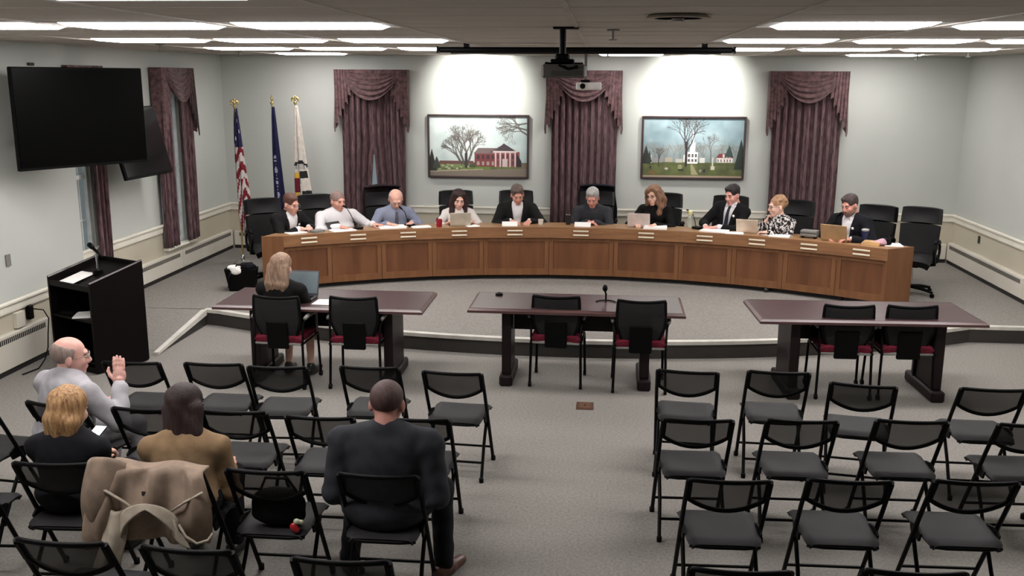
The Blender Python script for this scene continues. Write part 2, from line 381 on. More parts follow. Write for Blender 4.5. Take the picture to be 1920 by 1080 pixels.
# sprinklers, vent
def sprinkler(x,y,label):
    o=thing('fire_sprinkler',label,'sprinkler',(x,y,C)); m=MB(); m.lathe([(.045,-.008),(.04,.0),(.01,.001)],n=14); m.build('escutcheon',M_grey,o)
    m=MB(); m.tube([(0,0,-.0),(0,0,-.06)],.008); m.lathe([(.028,-.07),(.028,-.064),(.004,-.062)],n=12); m.build('sprinkler_head',M_grey,o)
sprinkler(.06,6.6,'ceiling sprinkler head just right of the projector pole'); sprinkler(.05,11.6,'ceiling sprinkler head behind the long black screen housing')
sprinkler(-4.45,9.6,'ceiling sprinkler head on the left between light rows'); sprinkler(4.0,11.3,'ceiling sprinkler head near the right wall'); sprinkler(-4.55,12.0,'ceiling sprinkler head near the back left corner'); sprinkler(3.95,12.9,'ceiling sprinkler head near the back right corner')
o=thing('air_diffuser','round white ceiling air diffuser on the right of the aisle','air vent',(.37,5.1,C))
m=MB()
for k,r in enumerate((.17,.125,.08)): m.lathe([(r,-.015),(r-.03,.0),(r-.034,.0),(r-.006,-.018)],n=28)
m.build('vane_ring',M_tile,o,smooth=40); m=MB(); m.lathe([(.035,-.033),(.025,.0),(.008,.001)],n=20); m.build('center_cone',M_tile,o,smooth=40)
# ------------------------------------------------------------------ curtains
M_curt=mat('maroon_brocade',(116,87,89),rough=.8,scale=7,stretch=(6,6,1.2),col2=(54,35,40),bump=.3,bscale=60,spec=.25,lo=.3,hi=.72,sheen=.2)
M_curts=mat('maroon_swag',(104,77,77),rough=.7,scale=18,col2=(64,43,46),bump=.25,bscale=70,spec=.3,sheen=.2)
def tri(x): x=x%1; return 4*abs(x-.5)-1
def curtain(label,loc,rz,gap_fn=None,sides=(-1,1),wv=1.08,wp=.94,z0=.57,z1=2.86,open_=None):
    """local: x along the wall, -y out into the room. open_: half-opening in metres between panels"""
    o=thing('curtain',label,'curtain',loc,rz,'maroon curtains with swag valances')
    op=open_ if open_ is not None else 0
    for s in sides:
        k=MB(); np_=5 if op==0 else 3
        def fn(u,v,s=s):
            z=z1-.06-(z1-.06-z0)*v
            g=op+(gap_fn(v) if gap_fn else 0)
            xi=s*(g-.012 if g==0 else g); xo=s*wp/2
            x=xi+(xo-xi)*u
            ph=u*np_*2*math.pi+v*.6*math.sin(3*s+u*5)
            return (x+.012*math.sin(ph*2+v*2),-.08-.034*math.sin(ph)-.012*math.sin(ph*2.3+1+v*1.5),z)
        k.sheet(fn,56 if op==0 else 36,18); k.build('drape_panel',M_curt,o,smooth=True)
    k=MB(); k.box((0,-.07,z1-.01),(wv-.02,.13,.02)); k.build('valance_board',M_curts,o)
    k=MB()
    def sw(u,v):
        a=2*u-1; sag=.06+.37*v; z=z1-sag*(1-abs(a)**2.4)*1.0-.0*v-.06*abs(a)
        z=z1-.005-(.05+.38*v)*(1-abs(a)**2.2)-.10*v*abs(a)**3
        fold=1.6*(1-abs(math.sin(v*5*math.pi))**.8)-.6
        return (a*(wv/2-.09-.03*v),-.145-.035*(1-abs(a)**3)*v-.034*fold*(1-abs(a)**4)*(.35+.65*v),z)
    k.sheet(sw,32,52); k.build('swag',M_curts,o,smooth=True)
    k=MB()
    k.sheet(lambda u,v:((u-.5)*(wv-.16),-.142,z1-v*.12),20,3); k.build('valance_top',M_curts,o,smooth=True)
    for s in(-1,1):
        k=MB()
        def tail(u,v,s=s):
            n=5; zb=1.98+.50*u+.05*tri(u*n+.25); z=z1-(z1-zb)*v
            x=wv/2-u*(.20+.04*v)+(.022*tri(u*n+.5))*(.3+v)+.02*v
            return (s*x,-.15-.012*tri(u*n)*(.4+v)-.022*(1-u)*v,z)
        k.sheet(tail,50,14); k.build('cascade_tail',M_curts,o,smooth=30)
        k=MB(); k.sheet(lambda u,v,s=s:(s*wv/2,-.01-.14*u,z1-v*(.80+.05*u)),3,8); k.build('valance_return',M_curts,o)
    return o
curtain('maroon curtain with swag valance left of the brick building painting, slightly parted',(-3.36,D-.02,0),0,gap_fn=lambda v:max(0,.058*(1-abs((v-.80)/.32))) if v>.48 else 0)
curtain('maroon curtain with swag valance in the middle of the back wall behind the projector',(-.265,D-.02,0),0)
curtain('maroon curtain with swag valance right of the church painting',(2.87,D-.02,0),0)
curtain('maroon curtain hung open around the left wall window beside the flag',(XLF+.02,12.29,0),math.pi/2,open_=.15,wv=1.0,wp=.98)
curtain('maroon curtain on the left wall window hidden behind the television',(XLF+.02,10.02,0),math.pi/2,sides=(1,),open_=.10,wv=.72,wp=.70,z0=.62)
# ------------------------------------------------------------------ paintings (flat print held in vertex colours)
class Canvas:
    def __init__(s,w,h): s.w,s.h=w,h; s.a=np.zeros((h,w,3)); s.Y,s.X=np.mgrid[0:h,0:w]; s.X=s.X/w; s.Y=s.Y/h
    def noise(s,sc,seed):
        r=np.random.default_rng(seed); n=np.zeros((s.h,s.w))
        for o in range(3):
            k=sc*2**o; g=r.random((k+2,k*2+2)); yy=s.Y*k; xx=s.X*k*1.7; y0=yy.astype(int);x0=np.minimum(xx.astype(int),k*2); fy=yy-y0;fx=xx-x0
            n+=((g[y0,x0]*(1-fx)+g[y0,x0+1]*fx)*(1-fy)+(g[y0+1,x0]*(1-fx)+g[y0+1,x0+1]*fx)*fy)/2**o
        return n/1.75
    def mask(s,m,c,al=1):
        s.a[m]=s.a[m]*(1-al)+np.array(c)*al
    def rect(s,x0,y0,x1,y1,c,al=1): s.mask((s.X>=x0)&(s.X<x1)&(s.Y>=y0)&(s.Y<y1),c,al)
    def poly(s,p,c,al=1):
        m=np.zeros((s.h,s.w),bool); n=len(p)
        for i in range(n):
            (xa,ya),(xb,yb)=p[i],p[(i+1)%n]
            if ya==yb: continue
            m^=((ya>s.Y)!=(yb>s.Y))&(s.X<(xb-xa)*(s.Y-ya)/(yb-ya)+xa)
        s.mask(m,c,al)
    def ell(s,x,y,rx,ry,c,al=1): s.mask(((s.X-x)/rx)**2+((s.Y-y)/ry)**2<1,c,al)
    def line(s,x0,y0,x1,y1,w,c,al=1):
        ar=s.w/s.h; dx,dy=x1-x0,(y1-y0)/ar; L=dx*dx+dy*dy+1e-9
        t=np.clip(((s.X-x0)*dx+(s.Y-y0)/ar*dy)/L,0,1); d=np.hypot(s.X-x0-t*dx,(s.Y-y0)/ar-t*dy); s.mask(d<w,c,al)
    def tree(s,x,y,ln,ang,w,dep,c,r,al=1):
        x1=x+ln*math.cos(ang)*.6; y1=y-ln*math.sin(ang); s.line(x,y,x1,y1,w,c,al)
        if dep>0:
            for k in range(3 if dep>2 else 2): s.tree(x1,y1,ln*r.uniform(.62,.85),ang+r.uniform(-.6,.6),max(w*.62,.0014),dep-1,c,r,al*.84)
    def pine(s,x,y,w,h,c):
        for k in range(6): t=k/6; s.poly([(x,y-h),(x-w*(t+.25)/1.2,y-h*(1-t)+h*.2),(x+w*(t+.25)/1.2,y-h*(1-t)+h*.2)],c)
def canvas_obj(cv,w,h,parent):
    cv.a=np.clip(cv.a,0,255)*.88
    H_,W_=cv.h,cv.w; k=MB(); xs=np.linspace(-w/2,w/2,W_+1); zs=np.linspace(h/2,-h/2,H_+1)
    v=[(x,0,z) for z in zs for x in xs]; K=W_+1
    f=[(j*K+i,(j+1)*K+i,(j+1)*K+i+1,j*K+i+1) for j in range(H_) for i in range(W_)]
    me=bpy.data.meshes.new('canvas'); me.from_pydata(v,[],f)
    ca=me.color_attributes.new('print','FLOAT_COLOR','CORNER'); c=np.ones((H_*W_,4,4)); a=np.clip(cv.a.reshape(-1,3)/255,0,1)
    a=np.where(a<=.04045,a/12.92,((a+.055)/1.055)**2.4); c[:,:,:3]=a[:,None,:]; ca.data.foreach_set('color',c.ravel())
    m=bpy.data.materials.new('painted_canvas'); m.use_nodes=True; nt=m.node_tree; n=nt.nodes.new('ShaderNodeVertexColor'); n.layer_name='print'
    b=nt.nodes['Principled BSDF']; b.inputs['Roughness'].default_value=.5; nt.links.new(n.outputs[0],b.inputs['Base Color'])
    me.materials.append(m); o=bpy.data.objects.new('canvas',me); COL.objects.link(o); o.parent=parent; return o
M_pframe=mat('picture_frame_wood',(58,44,44),rough=.4)
def painting(label,x0,x1,z0,z1,cv,bcol):
    o=thing('painting',label,'painting',((x0+x1)/2,D-.03,(z0+z1)/2)); w,h=x1-x0,z1-z0
    co=canvas_obj(cv,w-.05,h-.05,o); co.location=(0,-.004,0)
    for s in(-1,1):
        k=MB(); k.box((s*(w/2-.014),-.008,0),(.028,.06,h),ch=.006); k.build('frame_side',M_pframe,o)
        k=MB(); k.box((0,-.008,s*(h/2-.014)),(w-.056,.06,.028),ch=.006); k.build('frame_rail',M_pframe,o)
    k=MB(); k.box((0,.012,0),(w-.03,.03,h-.03)); k.build('backing',M_pframe,o)
r=random.Random(3); cv=Canvas(210,128)
n=cv.noise(4,1); cv.a[:]=np.array([188,202,200])+(n[...,None]-.5)*np.array([70,60,56]); cv.a+=(1-cv.X[...,None])*np.array([26,26,24])
cv.rect(0,.76,1,1,(96,104,62)); n2=cv.noise(10,2); m=cv.Y>.76; cv.a[m]+=((n2[m]-.5)[:,None])*np.array([70,80,40])
cv.rect(.1,.74,.45,.79,(112,72,66)); cv.rect(.05,.79,.45,.86,(124,140,88)); 
for k in range(26): cv.ell(r.uniform(.04,.42),r.uniform(.80,.88),.014,.012,r.choice([(170,180,120),(90,110,60),(196,196,168)]))
cv.poly([(.30,.88),(.62,.80),(.62,.88)],(104,128,56)); cv.poly([(0,.92),(.6,.88),(1,.86),(1,1),(0,1)],(132,120,106)); cv.poly([(0,.90),(.55,.87),(.55,.885),(0,.93)],(176,168,140))
cv.pine(.02,.90,.06,.36,(40,46,38)); cv.pine(.07,.86,.05,.2,(60,66,54))
cv.rect(.46,.60,.70,.83,(122,58,60)); cv.poly([(.45,.61),(.50,.52),(.72,.52),(.72,.61)],(120,104,102))
for i in range(4): cv.rect(.485+i*.05,.64,.51+i*.05,.71,(60,44,50)); cv.rect(.485+i*.05,.75,.51+i*.05,.81,(170,150,140))
cv.rect(.66,.58,.92,.83,(140,76,76)); cv.poly([(.60,.60),(.74,.47),(.88,.60)],(92,76,80)); cv.poly([(.67,.575),(.76,.44),(.89,.575)],(66,56,60)); cv.rect(.65,.565,.89,.60,(214,198,194))
for i in range(5): cv.rect(.668+i*.05,.60,.682+i*.05,.83,(216,196,192))
for i in range(4): cv.rect(.692+i*.05,.63,.708+i*.05,.70,(70,48,56)); cv.rect(.692+i*.05,.73,.708+i*.05,.80,(88,60,62))
cv.rect(.745,.70,.80,.83,(206,190,186)); cv.poly([(.89,.60),(.94,.74),(.94,.83),(.89,.83)],(40,34,40)); cv.rect(.94,.77,1,.86,(120,104,84))
cv.ell(.44,.82,.04,.03,(66,80,48))
for (x,l,a) in ((.375,.20,1.55),(.36,.17,1.95),(.385,.18,1.2),(.33,.15,2.1)): cv.tree(x,.80 if x!=.33 else .79,l,a,.011,6,(84,78,72),r,.9)
cv.line(.375,.84,.375,.62,.014,(60,52,48))
for (x,y,a) in ((1.02,.32,2.6),(1.02,.10,3.3),(1.0,.22,2.9)): cv.tree(x,y,.16,a,.008,5,(82,76,70),r,.9)
painting('framed painting of a brick columned building with a bare tree',-2.555,-1.057,1.30,2.225,cv,0)
cv=Canvas(210,128); n=cv.noise(4,5); cv.a[:]=np.array([140,164,170])+(n[...,None]-.5)*np.array([90,84,80]); m=cv.Y>.45; cv.a[m]=cv.a[m]*.65+np.array([150,148,138])*.35
cv.rect(0,.74,1,1,(92,100,56)); n2=cv.noise(9,8); m=cv.Y>.74; cv.a[m]+=((n2[m]-.5)[:,None])*np.array([56,60,30])
for k in range(9): cv.poly([(.02+k*.11,.76+.012*(k%3)),(.2+k*.11,.77+.01*(k%2)),(.1+k*.11,.79)],(60,70,40),.6)
cv.rect(0,.965,1,1,(170,150,126))
for k in range(16):
    x=r.uniform(.08,.95); cv.tree(x,.74,r.uniform(.07,.12),1.57,.004,4,(116,112,102),r,.6)
cv.rect(.07,.62,.09,.76,(226,226,218)); cv.rect(.09,.67,.20,.75,(150,148,146)); cv.rect(.22,.66,.30,.74,(178,170,150)); cv.rect(.33,.68,.40,.75,(196,190,176))
cv.rect(.405,.61,.43,.74,(232,232,226)); cv.rect(.44,.57,.55,.76,(240,240,236)); cv.poly([(.43,.60),(.495,.53),(.56,.60)],(236,236,232)); cv.rect(.47,.40,.52,.56,(246,246,244)); cv.rect(.483,.27,.505,.40,(238,238,236)); cv.poly([(.483,.27),(.494,.17),(.505,.27)],(226,228,228))
for i in range(3):
    for j in range(2): cv.rect(.452+i*.035,.60+j*.08,.472+i*.035,.65+j*.08,(96,90,92))
cv.rect(.57,.66,.62,.75,(222,220,212)); cv.rect(.74,.66,.90,.74,(232,222,214)); cv.poly([(.73,.66),(.76,.59),(.88,.58),(.91,.66)],(128,56,58))
for i in range(3): cv.rect(.80+i*.03,.60,.815+i*.03,.65,(226,214,208))
for i in range(5): cv.rect(.75+i*.03,.68,.76+i*.03,.73,(90,70,68))
cv.pine(.86,.64,.05,.2,(52,72,66)); cv.pine(.975,.84,.07,.5,(34,50,40)); cv.pine(.03,.76,.06,.3,(38,44,38)); cv.pine(.065,.74,.03,.2,(44,52,44))
cv.tree(.432,.80,.24,1.57,.012,6,(48,40,38),r,.95); cv.line(.432,.80,.432,.40,.010,(44,36,34)); cv.tree(.16,.82,.10,1.57,.005,4,(60,54,46),r,.9)
cv.tree(.68,.72,.14,1.57,.005,5,(96,88,80),r,.8)
cv.rect(.695,.65,.708,.82,(208,204,188)); cv.rect(.685,.80,.72,.86,(214,208,188)); cv.poly([(.48,.78),(.50,.78),(.56,.95),(.49,.95)],(166,160,120)); cv.ell(.375,.82,.022,.045,(150,152,112)); cv.ell(.385,.87,.03,.015,(40,44,26)); cv.ell(.24,.85,.018,.02,(196,190,180)); cv.ell(.62,.88,.014,.03,(44,42,44)); cv.ell(.08,.83,.01,.03,(44,42,30)); cv.ell(.58,.88,.012,.028,(150,146,130)); cv.ell(.10,.92,.05,.03,(120,96,56))
painting('framed painting of a white steepled church on a green',.575,2.055,1.325,2.225,cv,0)
# ------------------------------------------------------------------ televisions
def tv(label,A,B,z0,z1,tilt,scr,wallx,armto):
    A=np.array(A);B=np.array(B); t=(B-A); w=np.linalg.norm(t); t/=w; ang=math.atan2(t[1],t[0]); c=(A+B)/2; h=z1-z0
    o=thing('television',label,'television',(c[0],c[1],(z0+z1)/2),ang)   # local +x along the set, -y is the viewing side
    R=rotx(tilt)
    k=MB(); k.box((0,.025,0),(w,.045,h),R=None,ch=.008); k.v=[tuple(R@np.array(p)) for p in k.v]; k.build('casing',M_black,o)
    k=MB(); k.box((0,-.0005,.006),(w-.03,.006,h-.045)); k.v=[tuple(R@np.array(p)) for p in k.v]; k.build('screen',scr,o)
    k=MB(); k.box((0,.07,-.04),(w*.45,.06,h*.5),ch=.02); k.v=[tuple(R@np.array(p)) for p in k.v]; k.build('rear_cover',M_black,o)
    loc=rotz(-ang)@np.array([armto[0]-c[0],armto[1]-c[1],0])
    k=MB(); k.tube([(0,.09,0),lerp((0,.09,0),loc,.5)+np.array([.06,0,0]),loc],.022); k.build('mount_arm',M_blackm,o)
    k=MB(); k.box(loc,(.14,.14,.34)); k.build('wall_plate',M_blackm,o); return o
tv('large black television on the left wall facing the audience',(-5.325,8.409),(-4.684,9.639),1.885,2.83,0,M_screen,XLN,(XLN-.06+.08,9.35))
tv('smaller black television turned toward the dais beside the flag window',(-5.36,10.30),(-5.29,11.32),1.60,2.42,math.radians(-14),M_screen2,XLF,(XLF+.01+.06,11.2))
# ------------------------------------------------------------------ projection screen housing, projectors
o=thing('projection_screen','long black roll-down screen housing across the ceiling','projection screen',(-.18,9.2,C-.06))
k=MB(); k.box((0,0,0),(2.72,.10,.05),ch=.015); k.build('housing',M_black,o)
for x in(-1.37,1.37): k=MB(); k.box((x,0,0),(.02,.11,.06),ch=.005); k.build('end_cap',M_blackm,o)
for x in(-1.1,1.1): k=MB(); k.box((x,0,.04),(.05,.06,.04)); k.build('bracket',M_blackm,o)
k=MB(); k.box((0,-.0,-.031),(2.5,.02,.014)); k.build('weight_bar',M_dark,o)
o=thing('projector_mount','black ceiling pole mount carrying a grey projector','projector',(-.26,6.3,C))
k=MB(); k.box((0.02,0,-.006),(.16,.12,.012)); k.build('ceiling_plate',M_blackm,o)
k=MB(); k.tube([(0,0,0),(0,0,-.17)],.021,12); k.build('pole',M_blackm,o)
k=MB(); k.box((0,0,-.185),(.09,.09,.04),ch=.01); k.build('swivel',M_blackm,o)
k=MB(); k.box((0,0,-.208),(.15,.10,.022),ch=.006); k.build('mount_plate',M_blackm,o)
for p in([(-.09,-.03,-.225),(.13,.02,-.225)],[(-.05,.05,-.22),(.02,-.06,-.245)],[(.07,-.04,-.205),(.07,-.04,-.235)],[(-.02,-.07,-.235),(.04,-.08,-.26),(.10,-.075,-.245)]): k=MB(); k.tube(p,.008); k.build('mount_strut',M_blackm,o)
for p in((-.10,-.03,-.226),(.09,-.075,-.245),(.105,.0,-.23)): k=MB(); k.ell(p,(.014,.014,.012),n=8,m=6); k.build('knob',M_blackm,o)
M_proj=mat('projector_grey',(92,90,86),rough=.5)
k=MB(); k.box((.01,.06,-.272),(.28,.24,.085),ch=.012); k.build('projector_body',M_proj,o)
k=MB(); k.box((.03,-.062,-.285),(.2,.004,.03)); k.build('connector_panel',mat('projector_panel',(70,68,66),rough=.5),o)
o=thing('white_projector','small white projector with dark lens hanging before the middle curtain','projector',(-.165,11.6,2.66))
k=MB(); k.box((0,0,0),(.30,.22,.085),ch=.012); k.build('body',mat('projector_white',(205,203,198),rough=.4),o)
k=MB(); k.lathe([(.032,0),(.032,.02),(.024,.022),(.02,.012)],(-.07,-.108,0),18,R=rotx(math.pi/2)); k.build('lens',M_black,o,smooth=40)
k=MB(); k.box((-.04,0,.058),(.11,.08,.03),ch=.006); k.build('mount_plate',M_black,o)
k=MB(); k.tube([(-.04,0,.07),(-.04,0,C-2.66)],.016,10); k.build('drop_pole',mat('pole_grey',(84,80,76),rough=.5),o)
# ------------------------------------------------------------------ small wall fittings
def plate(name,label,cat,c,d,m): k=MB(); k.box(c,d,ch=.003); return tag(k.build(name,m),label,cat)
plate('wall_switch','grey switch plate on the near left wall','switch',(XLN+.008,8.42,1.05),(.016,.07,.11),M_grey)
plate('wall_outlet','grey outlet plate on the left wall under the open curtain','outlet',(XLF+.02,12.95,.64),(.014,.06,.10),M_grey)
plate('wall_outlet','dark outlet plate on the right wall above the heater','outlet',(XR-.018,13.17,.67),(.012,.06,.10),M_dark)
plate('wall_sensor','small dark sensor on the left wall above the large television','sensor',(XLN+.012,9.1,2.86),(.024,.09,.03),M_dark)
plate('junction_box','cream surface outlet box near the lectern','outlet box',(XLN+.035,8.45,.47),(.045,.13,.15),M_heat)
o=thing('power_adapter','black power adapter plugged in by the lectern with hanging cord','adapter',(XLN+.03,8.62,.50))
k=MB(); k.box((.01,0,0),(.05,.07,.14),ch=.008); k.build('adapter_body',M_black,o)
k=MB(); k.tube([(.03,.02,.03),(.09,.10,0),(.10,.16,-.1),(.09,.14,-.25),(.10,.1,-.38),(.12,.0,-.47),(.2,-.25,-.49),(.16,-.45,-.49)],.006); k.build('cord',M_black,o,smooth=True)
o=thing('floor_outlet','brass floor outlet cover set in the aisle carpet','floor outlet',(-.088,7.86,.0))
k=MB(); k.box((0,0,.003),(.145,.19,.006),ch=.002); k.build('cover_plate',mat('bronze_plate',(96,66,50),rough=.45,metal=.5),o)
k=MB(); k.box((0,0,.007),(.10,.13,.003)); k.build('flap',mat('bronze_flap',(112,78,58),rough=.45,metal=.4),o)
k=MB(); k.lathe([(.012,.0),(.012,.011),(.002,.011)],n=10); k.build('latch',M_dark,o)
# ------------------------------------------------------------------ flags
Mf=dict(navy=cloth('flag_navy',(34,34,66)),red=cloth('flag_red',(112,30,40)),white=cloth('flag_white',(190,184,180)),blue=cloth('state_flag_blue',(30,31,66),(24,25,54)),cream=cloth('flag_cream',(214,206,196)),ink=cloth('flag_black',(40,40,40)),yellow=cloth('flag_yellow',(222,178,70)),maroon=cloth('flag_maroon',(104,30,44)),grey=cloth('flag_grey',(150,150,150)),silver=cloth('flag_silver',(176,176,190)))
def flag(label,x,y,ztop,zb,zflagtop,zflagbot,mats,paint,rz,wtop,wbot,lean=.0,topkind='eagle'):
    o=thing('flag',label,'flag',(x,y,P),rz,'flags on poles')
    k=MB(); k.lathe([(.13,0),(.13,.018),(.10,.04),(.035,.055),(.03,.10),(.02,.12)],n=24); k.build('stand_base',M_chrome if topkind=='eagle' else M_gold,o,smooth=40)
    k=MB(); k.tube([(0,0,.02),(0,0,ztop-P-.1)],.0125,10); k.build('pole',M_gold,o,smooth=40)
    k=MB(); zt=ztop-P-.1
    k.lathe([(.012,zt-.02),(.024,zt-.01),(.024,zt+.01),(.012,zt+.02)],n=12)
    if topkind!='spear':
        k.ell((0,0,zt+.045),(.014,.012,.03),n=8,m=6); k.ell((0,-.01,zt+.085),(.012,.014,.014),n=8,m=6)
        for s in(-1,1): k.ell((s*.03,0,zt+.06),(.03,.008,.018),R=roty(s*.5),n=8,m=6); k.ell((s*.048,0,zt+.035),(.012,.006,.022),n=8,m=6)
    else: k.lathe([(.004,zt+.02),(.022,zt+.05),(.003,zt+.12)],n=8); 
    k.build('finial',M_gold,o,smooth=40)
    k=MB()
    def fn(u,v):
        a=u*2*math.pi; z=zflagtop-P+(zflagbot-zflagtop)*v
        w=wtop+(wbot-wtop)*min(1,v*1.15)**.8; 
        tip=1 if v<.85 else 1-.55*((v-.85)/.15)
        rr=1+.22*math.sin(5*a+v*3)+.10*math.sin(9*a+1+v*5)
        cx=.012+w*.36*min(1,v*1.3)*(1)
        return (cx+w*.55*tip*rr*math.cos(a),.5*w*tip*rr*math.sin(a)+lean*v,z)
    k.sheet(fn,64,72,.003,paint); k.build('cloth',[Mf[m] for m in mats],o,smooth=True); return o
def p_us(u,v):
    if v<.30:
        i,j=int(u*16),int(v*36); return 2 if ((i*7+j*5)%11==0) and abs(u*16%1-.5)<.3 else 0
    if .22<u<.40 and v<.9 and v>.45: return 0 if (u*40%1>.0 and (v<.75)) else 1
    return 1+int(((v*1.0+.12*math.sin(u*2*math.pi+2.6)*(1+ (v>.55)*1.6))*15))%2
flag('american flag with red and white stripes hanging furled on a brass pole',-5.01,12.95,2.46,0,2.33,.60,['navy','red','white'],p_us,.35,.03,.155,topkind='eagle')
def p_state(u,v):
    d=abs(((u-.72+.5)%1)-.5)
    if .42<v<.80 and d<.05+.02*math.sin(v*60): return 1 if (int(v*95)%3!=0) else 0
    return 0
flag('dark blue flag hanging furled on a pole between two other flags',-4.62,13.35,2.49,0,2.34,.72,['blue','silver'],p_state,.0,.03,.13,topkind='spear')
def p_town(u,v):
    d=(((u-.79+.5)%1)-.5)*.85
    if abs(d)<.24:
        if abs(v-(.43+1.2*d*d))<.010 or abs(v-(.73-.8*d*d))<.010 or abs(v-(.79-.8*d*d))<.010: return 1
        if .45<v<.49 and abs((d*30)%1-.5)<.16+.2*((int(d*30)%2)): return 4
        if .50<v<.55 and -.03<d<.14: return 1
        if .52<v<.66 and -.24<d<-.05: return 2 if (d<-.16 or v<.55) else 3
        if .52<v<.60 and -.12<d<-.02: return 4
        if .62<v<.70 and -.20<d<-.12: return 2
        if .655<v<.70 and -.02<d<.16: return 1
    return 0
flag('cream white flag with a dark lettered seal and yellow patch on a pole',-4.27,13.30,2.50,0,2.36,.55,['cream','ink','yellow','maroon','grey'],p_town,0,.03,.225,topkind='ball')
# ------------------------------------------------------------------ curved dais
CX,CY,RF=-.314,6.291,6.03
ANG=[-35.6,-29.82,-23.8,-17.58,-11.25,-3.17,4.79,12.71,19.03,25.02,31.09,36.75]
DH=.69
def pol(a,r,z=0): a=math.radians(a); return np.array([CX+r*math.sin(a),CY+r*math.cos(a),z])
dais=thing('council_dais','long curved honey oak council bench with panelled front on the platform','bench',(CX,CY+RF,P))
O=np.array([CX,CY+RF,P])
EL=np.array([-4.06,11.12]); ER=np.array([3.62,11.30])
def facet(mb,a0,a1,r,z0,z1,th,u0=0,u1=1,mi=0):
    A=pol(a0,r)-[O[0],O[1],0];B=pol(a1,r)-[O[0],O[1],0]; t=(B-A); A2=A+t*u0; B2=A+t*u1; n=np.array([t[1],-t[0],0]); n/=np.linalg.norm(n)   # towards the audience
    q=[A2-n*th,B2-n*th,B2,A2] if False else [A2,B2,B2-n*th,A2-n*th]
    mb.hexa([(p[0],p[1],z0) for p in q]+[(p[0],p[1],z1) for p in q])
# worktop and raised fascia
top=[pol(a,RF-.02) for a in ANG]+[np.array([*ER,0])]+[pol(a,RF+.42) for a in np.linspace(34.5,-34.0,24)]+[np.array([*EL,0])]
k=MB(); k.prism([(p[0]-O[0],p[1]-O[1]) for p in top],DH-.035,DH); k.build('worktop',M_oakt,dais)
for i,(a,b_) in enumerate(zip(ANG,ANG[1:])):
    k=MB(); facet(k,a,b_,RF-.035,.555,DH+.004,.03); k.build('fascia_board',M_oakl,dais)
    u=MB(); W_=np.linalg.norm(pol(b_,RF)-pol(a,RF)); e=.055/W_
    facet(u,a,b_,RF,.06,.555,.022,0,e); facet(u,a,b_,RF,.06,.555,.022,1-e,1); facet(u,a,b_,RF,.505,.555,.022,e,1-e); facet(u,a,b_,RF,.06,.145,.022,e,1-e)
    fo=u.build('front_panel',M_oak,dais)
    u=MB(); facet(u,a,b_,RF+.012,.145,.505,.012,e,1-e); u.build('inset_panel',M_oakd,fo)
    u=MB(); facet(u,a,b_,RF-.002,.062,.50,.004,-.002,.003); u.build('panel_joint',M_mahogd,fo)
    k=MB(); facet(k,a,b_,RF+.085,0.002,.062,.02); k.build('toe_kick',M_base,dais)
def endpanel(F,E,name):
    F=np.array([F[0]-O[0],F[1]-O[1]]);E=np.array([E[0]-O[0],E[1]-O[1]]); t=(E-F)/np.linalg.norm(E-F); n=np.array([-t[1],t[0]]); n=n if n[1]>0 else -n
    q=[F,E,E+n*.03,F+n*.03]
    if (q[1]-q[0])[0]*(q[2]-q[1])[1]-(q[1]-q[0])[1]*(q[2]-q[1])[0]<0: q=q[::-1]
    k=MB(); k.hexa([(*p,.002) for p in q]+[(*p,DH+.003) for p in q]); k.build(name,M_oak,dais)
endpanel(pol(ANG[0],RF-.035)[:2],EL,'end_panel'); endpanel(pol(ANG[-1],RF-.035)[:2],ER,'end_panel')
for a in(-28,-14,0,14,28):
    k=MB(); A=pol(a,RF+.11)-[O[0],O[1],0];B=pol(a,RF+.38)-[O[0],O[1],0]; t=(B-A)/np.linalg.norm(B-A); n=np.array([-t[1],t[0],0])*.012
    q=[A-n,A+n,B+n,B-n]; q=q if np.cross((q[1]-q[0])[:2],(q[2]-q[1])[:2])>0 else q[::-1]
    k.hexa([(p[0],p[1],.002) for p in q]+[(p[0],p[1],DH-.036) for p in q]); k.build('support_panel',M_oak,dais)
# name plate holders on the fascia
NA=[-32.6,-26.7,-20.6,-14.3,-7.4,.75,8.75,15.8,22.0,28.0,33.9]
who=['man in the dark blazer with a white pin','man in the white shirt','man in the light blue shirt','woman in the white blouse','man in the dark open jacket','grey haired man in the sweater','long haired woman in black','man in the suit and tie','woman in the patterned blouse','bearded man in the navy blazer','right end of the bench']
npl=thing('name_plate','x','name plate',group='name plate holders'); k=MB(); k.box((0,0,0),(.19,.008,.075)); k.build('backplate',M_oakl,npl)
for z in(.026,-.026): k=MB(); k.box((0,-.006,z),(.20,.008,.02),ch=.003); k.build('cream_strip',M_brand,npl)
k=MB()
for j in range(9): k.box((-.07+j*.0175,-.0045,0),(.011,.002,.014))
k.build('lettering_line',M_oakd,npl)
used=[]
for a,w in zip(NA,who):
    i=max(j for j in range(len(ANG)-1) if ANG[j]<=a); A=pol(ANG[i],RF-.035);B=pol(ANG[i+1],RF-.035); t=(a-ANG[i])/(ANG[i+1]-ANG[i]); p=A+(B-A)*t; d=B-A
    n=np.array([d[1],-d[0],0])/np.linalg.norm(d); p=p+n*.006
    place(npl,used,(p[0],p[1],P+.625),math.atan2(d[1],d[0]),'cream name plate before the '+w if 'end' not in w else 'cream name plate nearest the '+w,'name plate holders')
